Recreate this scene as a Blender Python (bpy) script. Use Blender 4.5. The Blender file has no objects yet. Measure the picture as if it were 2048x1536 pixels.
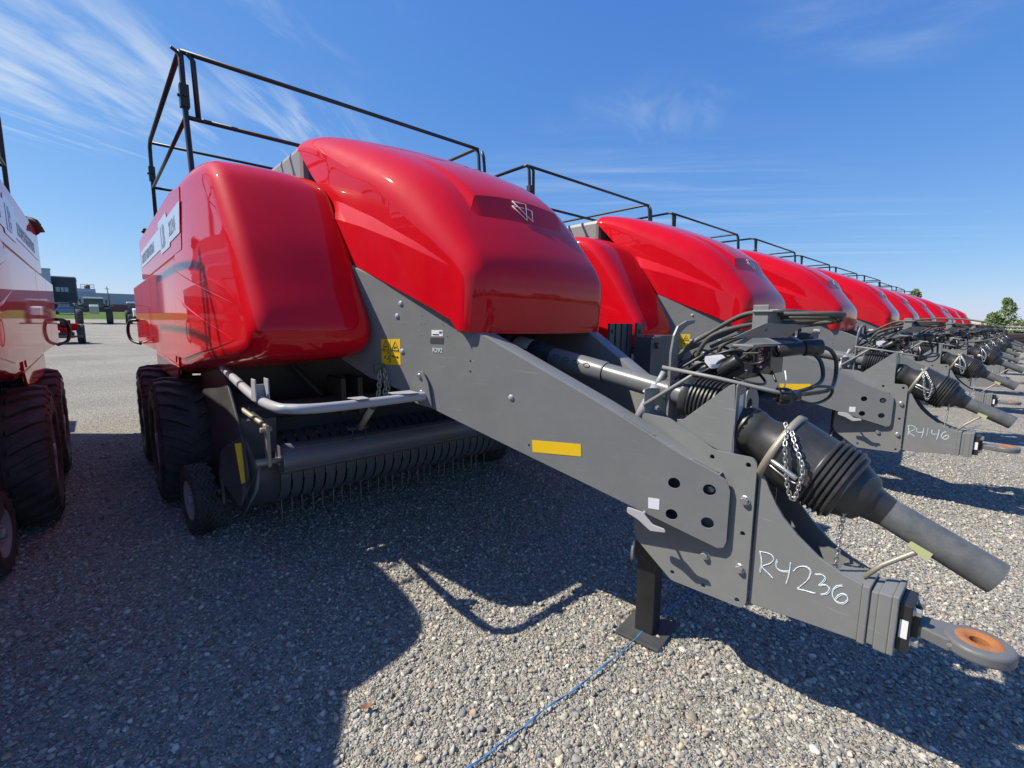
import bpy, bmesh, math, random
import numpy as np
from mathutils import Vector, Matrix
from mathutils.geometry import tessellate_polygon
R = math.radians
random.seed(7)
scene = bpy.context.scene
COL = scene.collection
# ------------------------------------------------------------------ camera
CAMH = 1.65
cd = bpy.data.cameras.new('camera'); cam = bpy.data.objects.new('camera', cd); COL.objects.link(cam)
cd.sensor_width = 36; cd.lens = 918 / 2048 * 36; cd.clip_start = .05; cd.clip_end = 6000
cam.matrix_world = Matrix(((0.74120178, 0.08058119, -0.66642824, 0), (-0.67119813, 0.10468389, -0.733849, 0),
                           (0.01062987, 0.99123557, 0.13167783, CAMH), (0, 0, 0, 1)))
scene.camera = cam
scene.render.resolution_x = 1024; scene.render.resolution_y = 768
scene.view_settings.view_transform = 'Standard'; scene.view_settings.look = 'None'
scene.view_settings.gamma = 1; scene.view_settings.use_curve_mapping = False
scene.view_settings.exposure = 0.50
# ------------------------------------------------------------------ sun and sky
SUN = Vector((-.665, .57, 1)).normalized()          # towards the sun
sl = bpy.data.lights.new('sun', 'SUN'); so = bpy.data.objects.new('sun', sl); COL.objects.link(so)
sl.energy = 5.0; sl.angle = R(.53); sl.color = (1, .935, .80)
so.rotation_euler = SUN.to_track_quat('Z', 'Y').to_euler(); so.location = (-20, 20, 30)
w = bpy.data.worlds.new('World'); scene.world = w; w.use_nodes = True
nt = w.node_tree; nt.nodes.clear()
def N(t, ty, **k):
    n = t.nodes.new(ty)
    for a, b in k.items(): setattr(n, a, b)
    return n
def mathn(t, op, a, b=None, c=None, clamp=False):
    n = N(t, 'ShaderNodeMath', operation=op); n.use_clamp = clamp
    for i, v in enumerate((a, b, c)):
        if v is None: continue
        if isinstance(v, (int, float)): n.inputs[i].default_value = v
        else: t.links.new(v, n.inputs[i])
    return n.outputs[0]
sky = N(nt, 'ShaderNodeTexSky', sky_type='NISHITA'); sky.sun_disc = False
sky.sun_elevation = math.asin(SUN.z); sky.sun_rotation = math.atan2(SUN.x, SUN.y)
sky.altitude = 300; sky.air_density = 1.0; sky.dust_density = .35; sky.ozone_density = 4.0
tc = N(nt, 'ShaderNodeTexCoord')
# thin cirrus: streaky noise laid out on a high cloud layer (direction / height)
sep = N(nt, 'ShaderNodeSeparateXYZ'); nt.links.new(tc.outputs['Generated'], sep.inputs[0])
zz = mathn(nt, 'MAXIMUM', sep.outputs[2], .03)
px = mathn(nt, 'DIVIDE', sep.outputs[0], zz); py = mathn(nt, 'DIVIDE', sep.outputs[1], zz)
comb = N(nt, 'ShaderNodeCombineXYZ'); nt.links.new(px, comb.inputs[0]); nt.links.new(py, comb.inputs[1])
def cloud(rot, along, across, seed, lo, hi, cx, cy, rx, ry, amt, detail=9, dist=.35):
    ca, sa = math.cos(R(rot)), math.sin(R(rot))
    al = mathn(nt, 'ADD', mathn(nt, 'MULTIPLY', px, ca*along), mathn(nt, 'MULTIPLY', py, sa*along))
    ac = mathn(nt, 'ADD', mathn(nt, 'MULTIPLY', px, -sa*across), mathn(nt, 'MULTIPLY', py, ca*across))
    cb = N(nt, 'ShaderNodeCombineXYZ'); nt.links.new(al, cb.inputs[0]); nt.links.new(ac, cb.inputs[1]); cb.inputs[2].default_value = seed
    no = N(nt, 'ShaderNodeTexNoise'); nt.links.new(cb.outputs[0], no.inputs[0])
    no.inputs['Scale'].default_value = 1; no.inputs['Detail'].default_value = detail
    no.inputs['Roughness'].default_value = .58; no.inputs['Distortion'].default_value = dist
    mr = N(nt, 'ShaderNodeMapRange', interpolation_type='SMOOTHSTEP'); nt.links.new(no.outputs[0], mr.inputs[0])
    mr.inputs[1].default_value = lo; mr.inputs[2].default_value = hi
    dx = mathn(nt, 'DIVIDE', mathn(nt, 'SUBTRACT', px, cx), rx); dy = mathn(nt, 'DIVIDE', mathn(nt, 'SUBTRACT', py, cy), ry)
    d = mathn(nt, 'SQRT', mathn(nt, 'ADD', mathn(nt, 'MULTIPLY', dx, dx), mathn(nt, 'MULTIPLY', dy, dy)))
    mk = N(nt, 'ShaderNodeMapRange', interpolation_type='SMOOTHSTEP'); nt.links.new(d, mk.inputs[0])
    mk.inputs[1].default_value = 1.0; mk.inputs[2].default_value = .3
    return mathn(nt, 'MULTIPLY', mathn(nt, 'MULTIPLY', mr.outputs[0], mk.outputs[0]), amt)
CL = [cloud(50, .9, 3.4, 3.1, .38, .70, .0, 2.75, .75, 1.05, .72),
      cloud(35, .9, 9, 9.3, .48, .72, .0, 3.6, .5, .5, .6),
      cloud(50, 1.3, 7, 8.4, .44, .74, .75, 2.85, .75, .9, .55),
      cloud(40, 1.6, 4, 2.2, .46, .8, .55, 1.7, .5, .5, .35),
      cloud(-48, .35, 1.9, 5.2, .40, .80, 3.5, 2.2, 2.0, 1.7, .50),
      cloud(-48, .18, 3.0, 1.7, .44, .80, 6.5, 3.2, 5, 3.5, .40),
      cloud(20, 1.0, 2.5, 6.7, .45, .85, 2.1, 1.4, .5, .7, .22, 6, 1.0),
      cloud(-40, .9, 2.2, 4.4, .45, .85, 1.9, .4, .7, .5, .25)]
m = CL[0]
for c_ in CL[1:]: m = mathn(nt, 'MAXIMUM', m, c_)
mix = N(nt, 'ShaderNodeMix', data_type='RGBA'); nt.links.new(m, mix.inputs[0])
sc1 = N(nt, 'ShaderNodeSeparateColor'); nt.links.new(sky.outputs[0], sc1.inputs[0]); cc1 = N(nt, 'ShaderNodeCombineColor')
for i_, (gain, pw_) in enumerate(((.92, 1.05), (1.72, .75), (4.35, .40))):
    nt.links.new(mathn(nt, 'MULTIPLY', mathn(nt, 'POWER', sc1.outputs[i_], pw_), gain), cc1.inputs[i_])
nt.links.new(cc1.outputs[0], mix.inputs[6]); mix.inputs[7].default_value = (7.6, 8.6, 9.4, 1)
bg = N(nt, 'ShaderNodeBackground'); nt.links.new(mix.outputs[2], bg.inputs[0]); bg.inputs[1].default_value = .068
wo = N(nt, 'ShaderNodeOutputWorld'); nt.links.new(bg.outputs[0], wo.inputs[0])

# ------------------------------------------------------------------ materials
MATS = {}
def mat(name, col, rough=.5, metal=0., coat=0., dust=0., dustcol=(.42, .38, .33), bump=0., bscale=60, var=.12, vscale=3., spec=.5, coatr=.04, streak=False):
    if name in MATS: return MATS[name]
    ma = bpy.data.materials.new(name); ma.use_nodes = True; t = ma.node_tree
    b = t.nodes['Principled BSDF']; b.inputs['Roughness'].default_value = rough; b.inputs['Metallic'].default_value = metal
    b.inputs['Coat Weight'].default_value = coat; b.inputs['Coat Roughness'].default_value = coatr
    b.inputs['Specular IOR Level'].default_value = spec; b.inputs['Coat IOR'].default_value = 1.42
    co = N(t, 'ShaderNodeTexCoord')
    n1 = N(t, 'ShaderNodeTexNoise'); n1.inputs['Scale'].default_value = vscale; n1.inputs['Detail'].default_value = 8; n1.inputs['Roughness'].default_value = .65
    mp = N(t, 'ShaderNodeMapping'); t.links.new(co.outputs['Object'], mp.inputs[0]); t.links.new(mp.outputs[0], n1.inputs[0])
    if streak: mp.inputs['Scale'].default_value = (14, 14, .6)
    mx = N(t, 'ShaderNodeMix', data_type='RGBA')
    mx.inputs[6].default_value = tuple(c * (1 - var) for c in col) + (1,); mx.inputs[7].default_value = tuple(min(1, c * (1 + var)) for c in col) + (1,)
    t.links.new(n1.outputs[0], mx.inputs[0]); out = mx.outputs[2]
    if dust:
        n2 = N(t, 'ShaderNodeTexNoise'); n2.inputs['Scale'].default_value = 5; n2.inputs['Detail'].default_value = 10; n2.inputs['Roughness'].default_value = .75
        t.links.new(co.outputs['Object'], n2.inputs[0])
        r2 = N(t, 'ShaderNodeMapRange'); t.links.new(n2.outputs[0], r2.inputs[0]); r2.inputs[1].default_value = .42; r2.inputs[2].default_value = .8; r2.inputs[4].default_value = dust
        m2 = N(t, 'ShaderNodeMix', data_type='RGBA'); t.links.new(r2.outputs[0], m2.inputs[0]); t.links.new(out, m2.inputs[6]); m2.inputs[7].default_value = dustcol + (1,)
        out = m2.outputs[2]
        if name == 'frame_grey_paint':
            wv = N(t, 'ShaderNodeTexNoise'); wv.inputs['Scale'].default_value = 1; wv.inputs['Detail'].default_value = 3
            mp2 = N(t, 'ShaderNodeMapping'); mp2.inputs['Scale'].default_value = (6, 6, 140); mp2.inputs['Rotation'].default_value = (R(24), 0, 0); t.links.new(co.outputs['Object'], mp2.inputs[0]); t.links.new(mp2.outputs[0], wv.inputs[0])
            r3 = N(t, 'ShaderNodeMapRange'); t.links.new(wv.outputs[0], r3.inputs[0]); r3.inputs[1].default_value = .69; r3.inputs[2].default_value = .74; r3.inputs[4].default_value = .35
            m3 = N(t, 'ShaderNodeMix', data_type='RGBA'); t.links.new(r3.outputs[0], m3.inputs[0]); t.links.new(out, m3.inputs[6]); m3.inputs[7].default_value = (.36, .36, .35, 1); out = m3.outputs[2]
        rr = N(t, 'ShaderNodeMapRange'); t.links.new(n2.outputs[0], rr.inputs[0]); rr.inputs[3].default_value = rough * .8; rr.inputs[4].default_value = min(1, rough * 1.3)
        t.links.new(rr.outputs[0], b.inputs['Roughness'])
    t.links.new(out, b.inputs['Base Color'])
    if bump:
        n3 = N(t, 'ShaderNodeTexNoise'); n3.inputs['Scale'].default_value = bscale; n3.inputs['Detail'].default_value = 4
        t.links.new(co.outputs['Object'], n3.inputs[0])
        bu = N(t, 'ShaderNodeBump'); bu.inputs['Strength'].default_value = bump; bu.inputs['Distance'].default_value = .01
        t.links.new(n3.outputs[0], bu.inputs['Height']); t.links.new(bu.outputs[0], b.inputs['Normal'])
    MATS[name] = ma; return ma
RED = mat('red_paint', (.54, .0008, .009), .5, coat=.8, coatr=.03, var=.05, dust=.025, dustcol=(.5, .22, .18), spec=.04, streak=True)
GREY = mat('frame_grey_paint', (.165, .169, .168), .42, dust=.2, dustcol=(.3, .295, .28), var=.08, bump=.05, bscale=180, spec=.45)
GREY2 = mat('guard_grey_plastic', (.2, .205, .2), .45, dust=.15, var=.1)
DARK = mat('dark_grey_metal', (.045, .047, .05), .5, dust=.12, var=.15)
BLACK = mat('black_metal', (.013, .013, .014), .42, dust=.05)
INTERIOR = mat('dark_interior_metal', (.035, .036, .04), .6, dust=.1)  # very dark grey base colour for the metal inside the body
RUBBER = mat('tyre_rubber', (.036, .035, .034), .7, dust=.6, dustcol=(.19, .175, .155), bump=.15, bscale=40)
PLAST = mat('black_plastic', (.02, .021, .022), .38, dust=.1, bump=.05, bscale=60)
TUBEM = mat('scuffed_plastic_tube', (.075, .08, .082), .42, dust=.7, dustcol=(.24, .245, .23), bump=.06, bscale=25)
HOSEM = mat('dusty_hose', (.05, .048, .042), .6, dust=.5, dustcol=(.2, .185, .15))
SILVER = mat('zinc_metal', (.5, .5, .49), .38, metal=.85, var=.15)
LGREY = mat('light_grey_paint', (.32, .32, .34), .42, dust=.1)
WORN = mat('worn_galvanised_metal', (.3, .28, .22), .5, metal=.5, dust=.3)
YELLOW = mat('yellow_reflector', (.75, .47, .01), .4, var=.06)
WHITE = mat('white_label', (.7, .7, .72), .5, var=.05)
BLUEW = mat('pale_decal', (.50, .56, .62), .3, var=.03, coat=.5)
INK = mat('dark_print', (.05, .05, .06), .5); PRINT = mat('slate_print', (.13, .15, .19), .4, coat=.5)
CHALK = mat('white_paint_marker', (.62, .72, .76), .7, var=.2, vscale=60)
RUST = mat('rust_ring', (.30, .11, .035), .85, dust=.35, dustcol=(.5, .26, .12), bump=.3, bscale=120, var=.35, vscale=25)
TAN = mat('beige_cylinder', (.33, .31, .22), .45, dust=.2)
ROLLER = mat('roller_steel', (.11, .125, .155), .34, dust=.85, dustcol=(.17, .125, .08), var=.3, vscale=6)
BAND = mat('reel_band_steel', (.10, .11, .12), .36, dust=.15)
SPRING = mat('spring_steel', (.5, .4, .32), .5, metal=.3)
GLASSD = mat('tinted_glass', (.01, .03, .03), .1, coat=1)
LIME = mat('pale_green_plate', (.4, .42, .22), .5)
PINK = mat('pink_caps', (.75, .25, .5), .5)
GREENC = mat('green_steel', (.07, .1, .06), .5)
BROWN = mat('dark_brown_lamp', (.06, .015, .01), .6, var=.5, vscale=30)

# ------------------------------------------------------------------ mesh builder
class MB:
    def __init__(s): s.v = []; s.f = []; s.sm = []
    def add(s, vs, fs, smooth=False):
        o = len(s.v); s.v += [tuple(v) for v in vs]
        for f in fs: s.f.append([o + i for i in f]); s.sm.append(smooth)
        return s
    def box(s, a, b, Mx=None):
        x0, y0, z0 = a; x1, y1, z1 = b
        vs = [Vector(p) for p in ((x0,y0,z0),(x1,y0,z0),(x1,y1,z0),(x0,y1,z0),(x0,y0,z1),(x1,y0,z1),(x1,y1,z1),(x0,y1,z1))]
        if Mx: vs = [Mx @ v for v in vs]
        return s.add(vs, [(3,2,1,0),(4,5,6,7),(0,1,5,4),(1,2,6,5),(2,3,7,6),(3,0,4,7)])
    def prism(s, outline, d, holes=()):
        d = Vector(d); loops = [[Vector(p) for p in outline]] + [[Vector(p) for p in h] for h in holes]
        flat = [p for l in loops for p in l]; tri = tessellate_polygon(loops); n = len(flat)
        nrm = Vector((0, 0, 0))
        for t in tri: nrm += (flat[t[1]] - flat[t[0]]).cross(flat[t[2]] - flat[t[0]])
        vs = flat + [p + d for p in flat]; fs = []
        if not holes and len(outline) > 2:
            c = list(range(n)); fs.append(c); fs.append([i + n for i in reversed(c)])
        else:
            for t in tri: fs.append(list(t)); fs.append([i + n for i in reversed(t)])
        o = 0
        for l in loops:
            k = len(l)
            for i in range(k): j = (i + 1) % k; fs.append([o + i, o + j, o + j + n, o + i + n])
            o += k
        return s.add(vs, fs)
    def tube(s, pts, r, seg=10, closed=False, flat=None):
        P = [Vector(p) for p in pts]; n = len(P); rs = r if isinstance(r, (list, tuple)) else [r] * n
        T = []
        for i in range(n):
            a = P[(i - 1) % n] if closed or i > 0 else P[i]; b = P[(i + 1) % n] if closed or i < n - 1 else P[i]
            T.append((b - a).normalized())
        up = Vector((0, 0, 1)) if abs(T[0].z) < .9 else Vector((0, 1, 0))
        nn = (up - T[0] * up.dot(T[0])).normalized(); vs = []
        for i in range(n):
            nn = (nn - T[i] * nn.dot(T[i])).normalized(); bb = T[i].cross(nn)
            for k in range(seg):
                a = 2 * math.pi * k / seg; vs.append(P[i] + (nn * math.cos(a) + bb * math.sin(a)) * rs[i])
        fs = []
        for i in range(n if closed else n - 1):
            for k in range(seg):
                j = (i + 1) % n; fs.append((i*seg+k, i*seg+(k+1)%seg, j*seg+(k+1)%seg, j*seg+k))
        s.add(vs, fs, True)
        if not closed: s.add(vs[:seg], [tuple(reversed(range(seg)))]); s.add(vs[-seg:], [tuple(range(seg))])
        return s
    def lathe(s, p0, ax, prof, seg=24, smooth=True, sharp=True):
        p0 = Vector(p0); ax = Vector(ax).normalized(); up = Vector((0,0,1)) if abs(ax.z) < .9 else Vector((1,0,0))
        u = (up - ax * up.dot(ax)).normalized(); v = ax.cross(u)
        def ring(t, r): return [p0 + ax*t + (u*math.cos(2*math.pi*k/seg) + v*math.sin(2*math.pi*k/seg))*r for k in range(seg)]
        for i in range(len(prof) - 1):
            (t0, r0), (t1, r1) = prof[i], prof[i+1]
            vs = ring(t0, r0) + ring(t1, r1)
            s.add(vs, [(k, (k+1)%seg, seg+(k+1)%seg, seg+k) for k in range(seg)], smooth)
        return s
    def cyl(s, a, b, r, r2=None, seg=16):
        a = Vector(a); b = Vector(b); L = (b-a).length
        return s.lathe(a, b-a, [(0, 1e-4), (0, r), (L, r if r2 is None else r2), (L, 1e-4)], seg)
    def hexbolt(s, p, n, r=.014, h=.012):
        p = Vector(p); n = Vector(n).normalized()
        s.lathe(p, n, [(0, r*1.25), (.003, r*1.25), (.003, r)], 16, True)
        return s.lathe(p, n, [(.003, r), (h, r), (h + r*.15, r*.85), (h + r*.15, 1e-4)], 6, False)
    def dome(s, p, n, r): return s.lathe(p, n, [(r*.55*math.sin(a), r*math.cos(a)+1e-5) for a in [i*math.pi/12 for i in range(7)]], 16)
    def sphere(s, c, r, sc=(1,1,1), seg=16):
        c = Vector(c); vs = []; fs = []; m_ = seg // 2
        for i in range(m_ + 1):
            for k in range(seg):
                a = math.pi*i/m_; b = 2*math.pi*k/seg
                vs.append(c + Vector((math.sin(a)*math.cos(b)*sc[0], math.sin(a)*math.sin(b)*sc[1], math.cos(a)*sc[2]))*r)
        for i in range(m_):
            for k in range(seg): fs.append((i*seg+k, (i+1)*seg+k, (i+1)*seg+(k+1)%seg, i*seg+(k+1)%seg))
        return s.add(vs, fs, True)
    def grid(s, rows, smooth=True):
        n = len(rows[0]); vs = [p for r_ in rows for p in r_]
        return s.add(vs, [(i*n+k, i*n+k+1, (i+1)*n+k+1, (i+1)*n+k) for i in range(len(rows)-1) for k in range(n-1)], smooth)
    def mirror(s):
        o = MB(); o.v = [(-x, y, z) for x, y, z in s.v]; o.f = [list(reversed(f)) for f in s.f]; o.sm = list(s.sm); return o
    def pieces(s, gap=.008):
        par = list(range(len(s.v)))
        def find(a):
            while par[a] != a: par[a] = par[par[a]]; a = par[a]
            return a
        key = {}
        for i, v in enumerate(s.v):
            k = (round(v[0], 4), round(v[1], 4), round(v[2], 4))
            if k in key: par[find(i)] = find(key[k])
            else: key[k] = i
        for f in s.f:
            a = find(f[0])
            for b in f[1:]: par[find(b)] = a
        bb = {}
        for i, v in enumerate(s.v):
            r = find(i)
            if r not in bb: bb[r] = [list(v), list(v)]
            else:
                for k in range(3): bb[r][0][k] = min(bb[r][0][k], v[k]); bb[r][1][k] = max(bb[r][1][k], v[k])
        gs = [([r], b[0], b[1]) for r, b in bb.items()]
        ch = True
        while ch and len(gs) > 1:
            ch = False; out = []
            for g_ in gs:
                for o in out:
                    if all(g_[1][k] - gap <= o[2][k] and o[1][k] - gap <= g_[2][k] for k in range(3)):
                        o[0].extend(g_[0])
                        for k in range(3): o[1][k] = min(o[1][k], g_[1][k]); o[2][k] = max(o[2][k], g_[2][k])
                        ch = True; break
                else: out.append(g_)
            gs = out
        if len(gs) == 1: return [s]
        gi = {r: n_ for n_, g_ in enumerate(gs) for r in g_[0]}; res = [MB() for _ in gs]; mp = [dict() for _ in gs]
        for f, sm in zip(s.f, s.sm):
            n_ = gi[find(f[0])]; o = res[n_]
            for i in f:
                if i not in mp[n_]: mp[n_][i] = len(o.v); o.v.append(s.v[i])
            o.f.append([mp[n_][i] for i in f]); o.sm.append(sm)
        return [r for r in res if r.f]
    def build(s, name, ma, parent=None, bevel=0, weld=False, autos=None, label=None, one=False):
        if not one and len(s.v) < 30000:
            ps = s.pieces()
            if 1 < len(ps) <= 24: return [p.build(name, ma, parent, bevel, weld, autos, label, one=True) for p in ps][0]
        me = bpy.data.meshes.new(name); me.from_pydata(s.v, [], s.f); me.validate()
        me.polygons.foreach_set('use_smooth', s.sm[:len(me.polygons)] if len(s.sm) >= len(me.polygons) else [False]*len(me.polygons))
        bm = bmesh.new(); bm.from_mesh(me)
        bmesh.ops.remove_doubles(bm, verts=bm.verts, dist=2e-5)
        bmesh.ops.recalc_face_normals(bm, faces=bm.faces)
        if autos:
            for e in bm.edges:
                if len(e.link_faces) == 2 and e.calc_face_angle(0) > autos: e.smooth = False
        bm.to_mesh(me); bm.free()
        me.materials.append(ma); ob = bpy.data.objects.new(name, me); COL.objects.link(ob)
        if parent: ob.parent = parent
        if bevel:
            bv = ob.modifiers.new('bevel', 'BEVEL'); bv.width = bevel; bv.segments = 2; bv.limit_method = 'ANGLE'; bv.angle_limit = R(35)
        if label: ob['label'] = label
        return ob
def catmull(P, n=6, closed=False):
    P = [Vector(p) for p in P]; out = []; m_ = len(P)
    for i in range(m_ if closed else m_ - 1):
        if closed: a, b, c, d = P[(i-1)%m_], P[i], P[(i+1)%m_], P[(i+2)%m_]
        else: a, b, c, d = P[max(i-1,0)], P[i], P[i+1], P[min(i+2,m_-1)]
        for k in range(n):
            t = k/n; out.append(.5*((2*b) + (c-a)*t + (2*a-5*b+4*c-d)*t*t + (3*b-a-3*c+d)*t**3))
    if not closed: out.append(P[-1])
    return out
def circle(c, r, n, ax='x', seg=18):
    cx, cy, cz = c; out = []
    for k in range(seg):
        a = 2*math.pi*k/seg; out.append((cx, cy + r*math.cos(a), cz + r*math.sin(a)))
    return out
def round_poly(P, r, seg=4):
    P = [Vector(p) for p in P]; out = []; n = len(P)
    for i in range(n):
        a, b, c = P[i-1], P[i], P[(i+1) % n]
        d1 = (a-b); d2 = (c-b); rr = min(r, d1.length*.45, d2.length*.45)
        p = b + d1.normalized()*rr; q = b + d2.normalized()*rr
        for k in range(seg + 1):
            t = k/seg; out.append((1-t)**2*p + 2*t*(1-t)*b + t*t*q)
    return out
def chain(mb, pts, L=.035, r=.004, wd=.011):
    P = catmull(pts, 12); d = [0]
    for i in range(1, len(P)): d.append(d[-1] + (P[i]-P[i-1]).length)
    def at(s_):
        for i in range(1, len(P)):
            if d[i] >= s_: f = (s_-d[i-1])/max(1e-9, d[i]-d[i-1]); return P[i-1].lerp(P[i], f)
        return P[-1]
    s_ = 0; k = 0; step = L*.72
    while s_ + L < d[-1] + step:
        a = at(s_); b = at(min(s_ + L, d[-1]))
        t = (b-a); 
        if t.length < 1e-4: break
        t.normalize(); u = Vector((1, 0, 0)) if k % 2 else t.cross(Vector((1, 0, 0)))
        u = (u - t*u.dot(t)); u = u.normalized() if u.length > .01 else Vector((0, 1, 0)); c = (a+b)/2
        ring = []
        for q in range(12):
            an = 2*math.pi*q/12; ring.append(c + t*(math.cos(an)*(wd*.9) + (L/2 - wd*.9)*(1 if math.cos(an) > 0 else -1)) + u*math.sin(an)*wd)
        mb.tube(ring, r, 6, closed=True); s_ += step; k += 1
    return mb
def empty(name, loc, label=None, cat=None, group=None, rz=0):
    o = bpy.data.objects.new(name, None); COL.objects.link(o); o.location = loc; o.rotation_euler = (0, 0, rz); o.empty_display_size = .2
    if label: o['label'] = label
    if cat: o['category'] = cat
    if group: o['group'] = group
    return o
def copy_tree(o, parent=None, skip=()):
    c = o.copy(); COL.objects.link(c); c.parent = parent
    for ch in list(o.children):
        if ch.name.split('.')[0] in skip: continue
        copy_tree(ch, c, skip)
    return c
def text_mesh(name, body, size, ma, parent, loc, rot, extrude=.0015, sx=1.0, bold=0):
    cu = bpy.data.curves.new(name, 'FONT'); cu.body = body; cu.size = size; cu.extrude = extrude; cu.align_x = 'LEFT'; cu.offset = bold
    tmp = bpy.data.objects.new(name + '_tmp', cu); COL.objects.link(tmp)
    dg = bpy.context.evaluated_depsgraph_get(); me = bpy.data.meshes.new_from_object(tmp.evaluated_get(dg))
    bpy.data.objects.remove(tmp); bpy.data.curves.remove(cu)
    me.materials.clear(); me.materials.append(ma)
    ob = bpy.data.objects.new(name, me); COL.objects.link(ob); ob.parent = parent; ob.location = loc; ob.rotation_euler = rot; ob.scale = (sx, 1, 1)
    return ob

# ------------------------------------------------------------------ ground
def terr(x, y):
    k = np.array([-400, 12, 36, 60, 80, 98, 130, 400, 3000.]); v = np.array([0, 0, .22, .58, .95, 1.5, 3.2, 5, 8.])
    yy = y + np.linspace(-7, 7, 9)
    return float(np.interp(yy, k, v).mean() if y > 14 else 0) * (1 if x < 15 else max(.0, 1 - (x-15)/30))
def ground_sheet():
    xs = np.unique(np.concatenate([np.linspace(-10, 14, 25), np.array([-3000, -800, -300, -120, -60, -30, -20, 20, 26, 32, 38, 46, 60, 90, 150, 300, 800, 3000.])]))
    ys = np.unique(np.concatenate([np.linspace(-6, 40, 47), np.array([-3000, -600, -100, -30, 3000, 400, 200, 150, 130, 125.]), np.linspace(41, 120, 80)]))
    mb = MB(); mb.grid([[(x, y, terr(x, y)) for x in xs] for y in ys]); return mb
gm = bpy.data.materials.new('gravel_ground'); gm.use_nodes = True; t = gm.node_tree; b = t.nodes['Principled BSDF']
co = N(t, 'ShaderNodeTexCoord')
def vor(scale, feature='F1', rnd=1.0):
    v = N(t, 'ShaderNodeTexVoronoi', feature=feature); v.inputs['Scale'].default_value = scale; v.inputs['Randomness'].default_value = rnd
    t.links.new(wa.outputs[1], v.inputs['Vector']); return v
nw = N(t, 'ShaderNodeTexNoise'); nw.inputs['Scale'].default_value = 25; t.links.new(co.outputs['Object'], nw.inputs[0])
wa = N(t, 'ShaderNodeMix', data_type='VECTOR'); wa.inputs[0].default_value = .012
t.links.new(co.outputs['Object'], wa.inputs[4]); t.links.new(nw.outputs[1], wa.inputs[5])
def stone_ramp(inp):
    cr = N(t, 'ShaderNodeValToRGB'); e = cr.color_ramp
    cols = [(0, (.15, .14, .12)), (.25, (.25, .235, .205)), (.45, (.31, .285, .24)), (.6, (.2, .2, .195)), (.78, (.37, .34, .29)), (.92, (.42, .40, .355)), (1, (.26, .19, .13))]
    e.elements[0].position = 0; e.elements[0].color = cols[0][1] + (1,); e.elements[1].position = 1; e.elements[1].color = cols[-1][1] + (1,)
    for p, c in cols[1:-1]: q = e.elements.new(p); q.color = c + (1,)
    t.links.new(inp, cr.inputs[0]); return cr.outputs[0]
v1 = vor(42); v2 = vor(110)
s1 = N(t, 'ShaderNodeSeparateColor'); t.links.new(v1.outputs['Color'], s1.inputs[0])
s2 = N(t, 'ShaderNodeSeparateColor'); t.links.new(v2.outputs['Color'], s2.inputs[0])
c1 = stone_ramp(s1.outputs[0]); c2 = stone_ramp(s2.outputs[0])
sel = N(t, 'ShaderNodeMath', operation='GREATER_THAN'); t.links.new(s1.outputs[1], sel.inputs[0]); sel.inputs[1].default_value = .45
mc = N(t, 'ShaderNodeMix', data_type='RGBA'); t.links.new(sel.outputs[0], mc.inputs[0]); t.links.new(c2, mc.inputs[6]); t.links.new(c1, mc.inputs[7])
big = N(t, 'ShaderNodeTexNoise'); big.inputs['Scale'].default_value = .35; big.inputs['Detail'].default_value = 6; t.links.new(co.outputs['Object'], big.inputs[0])
mb_ = N(t, 'ShaderNodeMapRange'); t.links.new(big.outputs[0], mb_.inputs[0]); mb_.inputs[1].default_value = .3; mb_.inputs[2].default_value = .7; mb_.inputs[3].default_value = .92; mb_.inputs[4].default_value = 1.22
mm = N(t, 'ShaderNodeVectorMath', operation='SCALE'); t.links.new(mc.outputs[2], mm.inputs[0]); t.links.new(mb_.outputs[0], mm.inputs['Scale'])
# grass beyond the lot edge (a fact of the place: y > 98 m)
sx = N(t, 'ShaderNodeSeparateXYZ'); t.links.new(co.outputs['Object'], sx.inputs[0])
gy = N(t, 'ShaderNodeMapRange'); t.links.new(sx.outputs[1], gy.inputs[0]); gy.inputs[1].default_value = 97; gy.inputs[2].default_value = 99
gx = N(t, 'ShaderNodeMapRange'); t.links.new(sx.outputs[0], gx.inputs[0]); gx.inputs[1].default_value = 62; gx.inputs[2].default_value = 66
gmx = mathn(t, 'MAXIMUM', gy.outputs[0], gx.outputs[0])
mg = N(t, 'ShaderNodeMix', data_type='RGBA'); t.links.new(gmx, mg.inputs[0]); t.links.new(mm.outputs[0], mg.inputs[6]); mg.inputs[7].default_value = (.085, .135, .03, 1)
t.links.new(mg.outputs[2], b.inputs['Base Color']); b.inputs['Roughness'].default_value = 1; b.inputs['Specular IOR Level'].default_value = .12
hsum = mathn(t, 'ADD', mathn(t, 'MULTIPLY', v1.outputs['Distance'], -1.2), mathn(t, 'MULTIPLY', v2.outputs['Distance'], -.6))
bu = N(t, 'ShaderNodeBump'); bu.inputs['Strength'].default_value = .9; bu.inputs['Distance'].default_value = .018
t.links.new(hsum, bu.inputs['Height']); t.links.new(bu.outputs[0], b.inputs['Normal'])
g = ground_sheet().build('ground', gm); g['kind'] = 'structure'; g['label'] = 'pale grey gravel lot under all the machines'

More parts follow.
